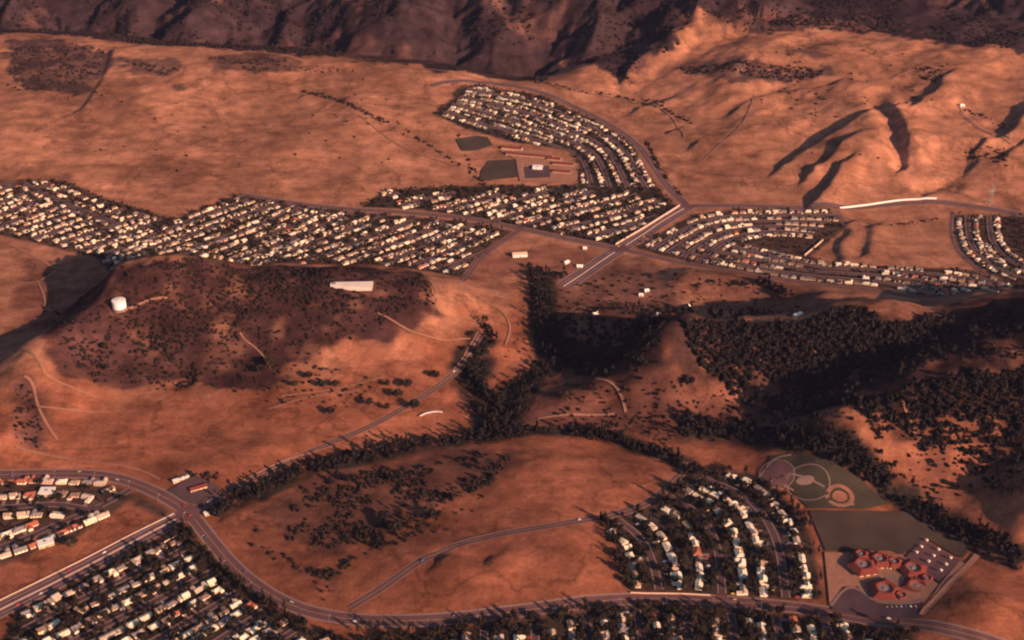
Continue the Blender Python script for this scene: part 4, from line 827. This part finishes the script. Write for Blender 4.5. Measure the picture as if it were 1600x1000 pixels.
for px, r in (((1348,889),18), ((1374,880),15), ((1344,873),11), ((1396,884),11), ((1426,892),17), ((1433,917),19), ((1382,924),19), ((1408,932),9.5), ((1448,905),9)):
    c = G([px])[0]-sc_c; rot = random.uniform(0, .7)
    def at_c(sh): return sh[0]+np.array((c[0], c[1], 0)), sh[1]
    w = mesh_obj('wall', *at_c(prism(octo(r-1.0, 10, rot, .17), -1.5, 3.9)), M['schoolwall'], school)
    mesh_obj('roof', *at_c(frustum([(octo(r*1.08, 10, rot, .2), 3.4), (octo(r*1.08, 10, rot, .2), 3.7), (octo(r*.6, 10, rot, .15), 7.2), (octo(r*.44, 10, rot), 6.9), (octo(r*.40, 10, rot), 5.2)])), M['schoolroof'], school)
    mesh_obj('roof_well', *at_c(prism(octo(r*.43, 8, rot), 4.6, 5.3)), M['flatroof'], school)
    mesh_obj('skylight', *at_c((box(-1.6, 1.6, -1.2, 1.2, 5.25, 6.1))), M['steel'], school)
    for k in range(10):
        a = k*math.pi/5+rot+math.pi/10; q = box(-1.7, 1.7, -.05, .05, 1.0, 2.6); rr = (r-1.0)*.876+.1
        v = q[0]; v = np.stack([-v[:, 0]*math.sin(a)+(rr+v[:, 1])*math.cos(a), v[:, 0]*math.cos(a)+(rr+v[:, 1])*math.sin(a), v[:, 2]], -1); mesh_obj('window', *at_c((v, q[1])), M['glass'], school)
for (p0, p1) in (((1362,884),(1374,880)), ((1384,880),(1398,884)), ((1404,886),(1418,890)), ((1428,900),(1432,908)), ((1396,926),(1420,922)), ((1350,880),(1366,874))):
    q0 = G([p0])[0]-sc_c; q1 = G([p1])[0]-sc_c; m_ = (q0+q1)/2; an = math.atan2(*(q1-q0)[::-1]); ln = np.hypot(*(q1-q0))/2+5; rm = np.array([[math.cos(an), -math.sin(an), 0], [math.sin(an), math.cos(an), 0], [0, 0, 1]])
    for nm_, sh, mk in (('wall', box(-ln, ln, -4, 4, -1.5, 3.3), 'schoolwall'), ('roof', gable(-ln, ln, -4, 4, 3.3, 2.0), 'schoolroof')): mesh_obj(nm_, sh[0] @ rm.T+np.array((m_[0], m_[1], 0)), sh[1], M[mk], school)
for k, (a, b_) in enumerate([(990,390),(958,430),(928,465),(1065,448),(1035,487),(1003,522),(1140,500),(1112,540),(1080,578)]):
    p = G([(1200+a/4, 750+b_/4)])[0]; row = ('upper left', 'middle', 'lower right')[k//3]; w = ('top', 'centre', 'bottom')[k % 3]
    e = empty('basketball_stand', (*p, float(hz(*p))), R(38), f'white backboard stand, {w} one of the {row} row on school playground', 'basketball hoop', 'basketball stands on the playground')
    mesh_obj('post', *tube((0, 0, -.3), (0, 0, 3.6), .14, .14), M['steel'], e)
    for s in (-1, 1):
        bb = mesh_obj('backboard', *box(-1.4, 1.4, s*.9-.06, s*.9+.06, 2.7, 4.6), M['trim'], e); mesh_obj('arm', *tube((0, 0, 3.5), (0, s*.9, 3.5), .08, .08), M['steel'], e)
        t = np.linspace(0, 6.283, 9)[:-1]; mesh_obj('rim', *cat_(*[tube((.25*math.cos(t[i]), s*1.25+.25*math.sin(t[i]), 3.05), (.25*math.cos(t[(i+1) % 8]), s*1.25+.25*math.sin(t[(i+1) % 8]), 3.05), .03, .03, 4) for i in range(8)]), M['schoolroof'], bb)
# ------------------------------------------------------------------ water tank, covered reservoir
p = G([(187,480)])[0]; z = float(hz(*p))
tank = empty('water_tank', (*p, z), 0, 'round white water tank on the hilltop beside its shadow', 'water tank'); tc_ = octo(9.6, 40)
mesh_obj('shell', *prism(tc_, -4, 11.5, False), M['tank'], tank, True)
mesh_obj('roof', *frustum([(octo(9.75, 40), 11.4), (octo(9.75, 40), 11.8), (octo(.4, 40), 13.2)]), M['tank'], tank)
mesh_obj('hatch', *box(5, 6.4, -.7, .7, 11.9, 12.9), M['steel'], tank)
mesh_obj('ladder', *cat_(*([tube((-1.0+s, -9.85, 0), (-1.0+s, -9.85, 11.9), .05, .05, 4) for s in (0, .5)]+[tube((-1, -9.85, h), (-.5, -9.85, h), .03, .03, 4) for h in np.arange(.5, 11.5, .6)])), M['steel'], tank)
mesh_obj('base_ring', *prism(octo(10.6, 40), -4, .3), M['concrete'], tank)
a, b_ = G([(517,447),(582,449)]); c = (a+b_)/2; ang = math.atan2(*(b_-a)[::-1]); L_ = np.hypot(*(b_-a)); zr = max(float(hz(*q)) for q in (a, b_, c, a+(0, 5), b_+(0, 7), c+(0, 6)))-1.5
res = empty('covered_reservoir', (*c, zr), ang, 'long white covered reservoir cut into the right end of tank hill', 'reservoir')
h = L_/2
mesh_obj('wall', np.array([(-h,-3,-12),(h,-7,-12),(h,7,-12),(-h,4,-12),(-h,-3,3.0),(h,-7,3.4),(h,7,4.6),(-h,4,3.6)]), [(0,1,5,4),(1,2,6,5),(2,3,7,6),(3,0,4,7),(4,5,6,7)], M['reservoir'], res)
mesh_obj('roof', np.array([(-h-.5,-3.6,3.1),(h+.5,-7.7,3.5),(h+.5,7.6,5.8),(-h-.5,4.5,4.4),(-h-.5,-3.6,3.5),(h+.5,-7.7,3.9),(h+.5,7.6,6.2),(-h-.5,4.5,4.8)]), [(3,2,1,0),(4,5,6,7),(0,1,5,4),(1,2,6,5),(2,3,7,6),(3,0,4,7)], M['reservoir'], res)
mesh_obj('vent', *box(-h+4, -h+7, -1, 2, 4.0, 7.2), M['flatroof'], res)
# ------------------------------------------------------------------ walls and banks
def wall(nm, px, hgt, th, m, label, cat='wall'):
    P = resample(smooth(G(px)), 6); T = np.gradient(P, axis=0); T /= np.hypot(T[:, 0], T[:, 1])[:, None]; Nn = np.stack([-T[:, 1], T[:, 0]], -1)*th/2; z = hz(P[:, 0], P[:, 1])
    V = []; n_ = len(P)
    for off, dz in ((-1, -1.5), (-1, hgt), (1, hgt), (1, -1.5)): V.append(np.c_[P+off*Nn, z+dz])
    V = np.vstack(V); f = [(j_*n_+i, j_*n_+i+1, ((j_+1) % 4)*n_+i+1, ((j_+1) % 4)*n_+i) for j_ in range(3) for i in range(n_-1)]+[(0, n_, 2*n_, 3*n_), (n_-1, 4*n_-1, 3*n_-1, 2*n_-1)]
    e = empty(nm, (0, 0, 0), 0, label, cat); mesh_obj('wall_panel', V, f, M[m], e)
    cp_ = V.copy(); cap = np.vstack([np.c_[P-1.25*Nn, z+hgt], np.c_[P-1.25*Nn, z+hgt+.18], np.c_[P+1.25*Nn, z+hgt+.18], np.c_[P+1.25*Nn, z+hgt]]); mesh_obj('coping', cap, f, M[m], e); return e
wall('retaining_wall', [(1312,326),(1345,322),(1390,315.5),(1425,312),(1463,311)], 2.8, 1.6, 'tank', 'long white retaining wall curving beside the far ring road')
wall('block_wall', [(962,383),(1000,361),(1035,339),(1062,322)], 3.2, .8, 'block', 'pale sunlit bank built as a wall along left edge of far boulevard')  # sunlit face of the road bank, put in as a pale wall
wall('block_wall', [(-60,968),(25,926),(120,880),(200,838),(272,803)], 1.1, .6, 'block', 'low pale wall along upper edge of corner boulevard')
wall('block_wall', [(30,966),(120,920),(200,878),(284,834)], 1.8, .5, 'block', 'pale block wall behind houses on lower edge of corner boulevard')
wall('block_wall', [(1257,400),(1272,388),(1286,376)], 3.0, .8, 'block', 'short pale bank wall at inner edge of right quarter')
wall('block_wall', [(1395,455),(1480,458),(1560,457)], 2.4, .8, 'block', 'pale wall below bottom row of right quarter')
wall('block_wall', [(985,927),(1060,928),(1110,931)], 1.8, .6, 'block', 'pale wall along avenue below the curved quarter')
# ------------------------------------------------------------------ larger and lone buildings
def hall(nm, px, w, d, hgt, rz, label, cat='building', roof='tank', wl='schoolwall', gab=None, extra=()):
    p = G([px])[0]; e = empty(nm, (*p, float(hz(*p))), R(rz), label, cat)
    if gab is None:
        mesh_obj('wall', *box(-w/2, w/2, -d/2, d/2, -2, hgt), M[wl], e); mesh_obj('roof', *box(-w/2-.5, w/2+.5, -d/2-.5, d/2+.5, hgt+.01, hgt+.5), M[roof], e)
        mesh_obj('roof_unit', *box(-1.4, 1.4, -1, 1, hgt+.5, hgt+1.7), M['steel'], e)
    else:
        mesh_obj('wall', *join(box(-w/2, w/2, -d/2, d/2, -2, hgt), gable_wall(-w/2, w/2, -d/2, d/2, hgt, gab)), M[wl], e); mesh_obj('roof', *gable(-w/2, w/2, -d/2, d/2, hgt, gab), M[roof], e)
    mesh_obj('door', *box(-1, 1, -d/2-.07, -d/2, 0, 2.3), M['door'], e)
    for x in np.arange(-w/2+2.5, w/2-1.5, 4.2):
        if abs(x) > 2.2: mesh_obj('window', *win(x, 1, 1.8, 1.2, -d/2, -1), M['glass'], e)
    return e
def rd(px, w, m='street', nm='forecourt'): S(nm, px, m)
hall('community_hall', (74,771), 17, 13, 4.2, 0, 'large white flat roofed hall among houses of corner quarter', 'hall')
hall('clubhouse', (72,851), 17, 11, 4.2, 27, 'large white roofed building at edge of bare strip', 'hall')
S('forecourt', [(262,768),(305,744),(345,762),(318,792),(292,786)], 'street')
hall('station_building', (310,764), 20, 8, 3.6, 28, 'red roofed corner shop on forecourt at the crossroads', 'shop', 'schoolroof', 'schoolwall', 1.6)
hall('station_shed', (283,750), 20, 3.4, 2.6, 30, 'long narrow white shed row behind the corner shop', 'shed', 'trim', 'block')
hall('bus_shelter', (328,803), 13, 5, 3.2, 28, 'small pale building beside trees at the crossroads', 'building', 'trim', 'block')
S('playing_field', [(752,268),(764,252),(804,250),(808,278),(750,284)], 'field_turf'); S('school_lawn', [(712,218),(745,213),(762,215),(770,228),(746,236),(722,237)], 'field_turf'); S('schoolyard', [(780,236),(850,236),(905,258),(902,286),(812,284),(806,250)], 'dirt_path'); S('playground_asphalt', [(818,262),(858,260),(860,278),(820,280)], 'street')
for px, w, rz, lab in (((812,243),52,-14,'left long red roofed wing of the far school'),((846,246),44,-14,'middle long red roofed wing of the far school'),((800,233),40,-14,'upper red roofed wing of the far school'),((880,258),40,-12,'right dark red roofed wing of the far school'),((878,270),34,-12,'lowest dark red roofed wing of the far school'),((866,250),26,-14,'short red roofed wing near the far school corner')): hall('school_wing', px, w, 11, 3.6, rz, lab, 'school', 'schoolroof', 'schoolwall', 1.8)
hall('school_hall', (840,264), 18, 13, 5, -8, 'white roofed hall on the far school asphalt', 'hall', 'trim', 'tank')
hall('farm_barn', (812,400), 24, 10, 5, 8, 'pink roofed barn in the triangle beside the creek trees', 'barn', 'block', 'tank', 2.4)
for px, w, lab in (((885,411),12,'small grey shed in the yard left of far boulevard'),((906,417),13,'white shed by the far boulevard'),((1010,455),9,'upper small white cottage in dark trees below boulevard'),((1002,462),9,'lower small white cottage in dark trees below boulevard'),((1073,480),13,'bright white farmhouse in the shadowed hollow'),((1246,493),19,'long white farm building at edge of dark wood'),((930,491),12,'lone white cottage on slope right of creek trees'),((914,389),8,'tiny white shed on dirt triangle beside avenue'),((1030,492),9,'faint white shed in shadow below the farmhouse')): hall('cottage', px, w*.72, 6, 2.8, random.uniform(-20, 40), lab, 'cottage', 'trim', 'tank', 1.6)
hall('hillside_house', (1503,166), 8, 6, 2.8, 10, 'white hillside house at far right beside track', 'house', 'trim', 'tank', 1.8)
c = G([(672,648)])[0]; e = empty('canopy_shelter', (*c, float(hz(*c))), R(20), 'white crescent shaped canopy beside the country road', 'shelter')
t = np.linspace(math.pi*.15, math.pi*.8, 12); o_ = np.stack([19*np.cos(t), 13*np.sin(t)-10], -1); i_ = np.stack([16*np.cos(t), 7.5*np.sin(t)-7.5], -1); mesh_obj('roof', *prism(np.vstack([o_, i_[::-1]]), 2.8, 3.3), M['tank'], e)
for k in range(0, 12, 3):
    for q in (o_[k]*.96, i_[k]*1.02): mesh_obj('post', *tube((q[0], q[1], -1), (q[0], q[1], 2.8), .12, .12, 5), M['steel'], e)
# ------------------------------------------------------------------ street lamps
def lamps(P, off, step, start, phrase):
    Q = resample(P, 2); T = np.gradient(Q, axis=0); T /= np.hypot(T[:, 0], T[:, 1])[:, None]; k = 0; d = start
    while d < len(Q)*2-10:
        i = int(d/2); nn = np.array([-T[i][1], T[i][0]]); p = Q[i]+nn*off; px, py = to_px(p[0], p[1], 0); d += step
        if not (6 < px < 1594 and py < 1000) or k > 19: continue
        e = empty('street_lamp', (*p, float(hz(*p))), math.atan2(*(-nn*np.sign(off))[::-1]), f'{ORD[k]} street lamp from the left along {phrase}', 'street lamp', 'street lamps'); k += 1
        mesh_obj('pole', *tube((0, 0, -.5), (0, 0, 9), .16, .10), M['steel'], e); mesh_obj('arm', *tube((0, 0, 8.8), (2.4, 0, 9.3), .07, .06), M['steel'], e); mesh_obj('lamp_head', *box(2.1, 3.1, -.2, .2, 9.2, 9.42), M['trim'], e)
lamps(ROADS[0][1], -14, 46, 40, 'corner boulevard'); lamps(ROADS[2][1], -10, 52, 30, 'bottom avenue')
# ------------------------------------------------------------------ cars
CARC = {'white': (.72, .70, .66), 'red': (.40, .03, .03), 'blue': (.08, .12, .30), 'tan': (.42, .32, .22), 'silver': (.45, .45, .46), 'green': (.07, .14, .08), 'yellow': (.60, .42, .06)}
CM = {k: mat('car_paint_'+k, c, .03, 1, rough=.3, spec=.5) for k, c in CARC.items()}
bx = join(box(-2.3, 2.3, -.88, .88, .35, .85), (np.array([(-1.3,-.82,.85),(1.1,-.82,.85),(1.1,.82,.85),(-1.3,.82,.85),(-.95,-.7,1.38),(.55,-.7,1.38),(.55,.7,1.38),(-.95,.7,1.38)]), [(4,5,6,7),(0,1,5,4),(2,3,7,6)]))
CB = kit_mesh('body', bx, CM['white'], False)
CW = kit_mesh('windscreen', join((np.array([(1.12,-.8,.86),(1.12,.8,.86),(.57,.68,1.37),(.57,-.68,1.37)]), [(0,1,2,3)]), (np.array([(-1.32,.8,.86),(-1.32,-.8,.86),(-.97,-.68,1.37),(-.97,.68,1.37)]), [(0,1,2,3)])), M['glass'], False)
CT = kit_mesh('wheel', (lambda q: (q[0], q[1].tolist()+[list(range(9, -1, -1)), list(range(10, 20))]))(tube((0, -.12, 0), (0, .12, 0), .33, .33, 10)), M['tyre'], False)
def car(p, rz, colr, label, group='cars on the streets and drives', dz=.12):
    e = empty('car', (p[0], p[1], float(hz(p[0], p[1]))+dz), rz, label, 'car', group)
    o = bpy.data.objects.new('body', CB); C.objects.link(o); o.parent = e; o.material_slots[0].link = 'OBJECT'; o.material_slots[0].material = CM[colr]
    o = bpy.data.objects.new('windscreen', CW); C.objects.link(o); o.parent = e
    for x in (-1.4, 1.4):
        for y in (-.8, .8): o = bpy.data.objects.new('wheel', CT); C.objects.link(o); o.parent = e; o.location = (x, y, .33)
cr = random.Random(4)
for l in cr.sample([l for l in near if l['q'] in 'ABCD'], 64):
    kx = [shp for nm, shp, mk in KITS[l['v']] if nm == 'driveway'][0][0]; x = (kx[:, 0].min()+kx[:, 0].max())/2*(-1 if l['flip'] else 1); y = kx[:, 1].min()+4
    c, s = math.cos(l['rz']), math.sin(l['rz']); colr = cr.choice(list(CARC)); q = l['p']+np.array((x*c-y*s, x*s+y*c)); car(q, l['rz']+math.pi/2, colr, f"{colr} car parked by {l['locator']}", dz=.15+float(l['z']-hz(*q)))
def on_road(i, t, side, colr, label):
    Q = resample(ROADS[i][1], 2); k = int(t*(len(Q)-2)); d = Q[k+1]-Q[k]; d /= np.hypot(*d); car(Q[k]+np.array((-d[1], d[0]))*side, math.atan2(d[1], d[0]), colr, label, 'cars driving on the main roads', .35)
on_road(0, .22, -6, 'red', 'red car on corner boulevard at lower left'); on_road(0, .55, 6, 'white', 'white car on corner boulevard midway to the crossroads'); on_road(1, .80, 1.8, 'white', 'white car on country road below the creek trees')
on_road(1, .90, -1.8, 'white', 'white car highest on the country road'); on_road(2, .35, 4, 'blue', 'blue car on bottom avenue near the road fork'); on_road(2, .7, -4, 'tan', 'tan car on bottom avenue under the curved quarter'); on_road(2, .9, 4, 'white', 'white car on bottom avenue below the school')
for k in range(7): p = G([(1386+k*7.5, 949.5)])[0]; car(p, R(90+6), cr.choice(['white', 'silver', 'tan', 'blue']), f'{ORD[k]} car from the left in the school parking row', 'cars parked at the school', .3)
for k in range(5): p = G([(816.5, 256+k*4.2)])[0]; car(p, 0, 'white', f'{ORD[k]} white car from top in the far school row', 'cars parked at the far school', .3)

# ------------------------------------------------------------------ power line tower
p = G([(1546,319)])[0]; e = empty('transmission_tower', (*p, float(hz(*p))), R(30), 'dark steel lattice power tower beside ring road at right edge', 'pylon')
def tw(h): return 4.2*(1-h/40)+.5 if h < 30 else .5+.55*(38-h)/8
lv = [0, 8, 15, 21, 26, 30, 34, 38]; cs = [(-1,-1),(1,-1),(1,1),(-1,1)]
for sx, sy in cs: mesh_obj('leg', *cat_(*[tube((sx*tw(a_), sy*tw(a_), a_-(1 if a_ == 0 else 0)), (sx*tw(b2), sy*tw(b2), b2), .22, .2, 4) for a_, b2 in zip(lv[:-1], lv[1:])]), M['steel'], e)
for k in range(4):
    (x0, y0), (x1, y1) = cs[k], cs[(k+1) % 4]; mesh_obj('bracing', *cat_(*[tube((x0*tw(a_), y0*tw(a_), a_), (x1*tw(b2), y1*tw(b2), b2), .12, .12, 4) for a_, b2 in zip(lv[:-1], lv[1:])], *[tube((x1*tw(a_), y1*tw(a_), a_), (x0*tw(b2), y0*tw(b2), b2), .12, .12, 4) for a_, b2 in zip(lv[:-1], lv[1:])]), M['steel'], e)
for h_, w_ in ((26, 8), (31, 7), (36, 5)):
    for s in (-1, 1): mesh_obj('crossarm', *cat_(tube((0, 0, h_+1.2), (s*w_, 0, h_), .15, .1, 4), tube((0, .6, h_-.6), (s*w_, 0, h_), .15, .1, 4), tube((0, -.6, h_-.6), (s*w_, 0, h_), .15, .1, 4), tube((s*w_, 0, h_), (s*w_, 0, h_-1.6), .12, .12, 4)), M['steel'], e)
# ------------------------------------------------------------------ the air
hv, hf = box(-14500, 14500, -6500, 22500, -260, 985)
hm = bpy.data.materials.new('haze_air'); hm.use_nodes = True; nt = hm.node_tree; nt.nodes.clear(); ho = nt.nodes.new('ShaderNodeOutputMaterial'); pv = nt.nodes.new('ShaderNodeVolumePrincipled')
pv.inputs['Color'].default_value = (.50, .55, 1.0, 1); pv.inputs['Density'].default_value = 0.000011; pv.inputs['Anisotropy'].default_value = .2; nt.links.new(pv.outputs[0], ho.inputs['Volume'])
hz_o = mesh_obj('haze', hv, hf, hm); tag(hz_o, 'thin warm haze hanging in the valley air', 'haze', kind='stuff')

def traffic(i, ts, phrase, lane):
    for k, t in enumerate(ts): colr = cr.choice(list(CARC)); on_road(i, t, lane*(1 if k % 2 else -1), colr, f'{colr} car, {ORD[k]} from the left in the traffic on {phrase}')
traffic(0, (.30, .42, .62, .70, .86), 'corner boulevard', 7); traffic(2, (.06, .12, .16, .24, .29, .41, .47, .55, .63, .78, .84), 'bottom avenue', 3.4); traffic(4, (.2, .45, .6, .85), 'far boulevard', 7); traffic(3, (.2, .6), 'country road below the field', 1.9)
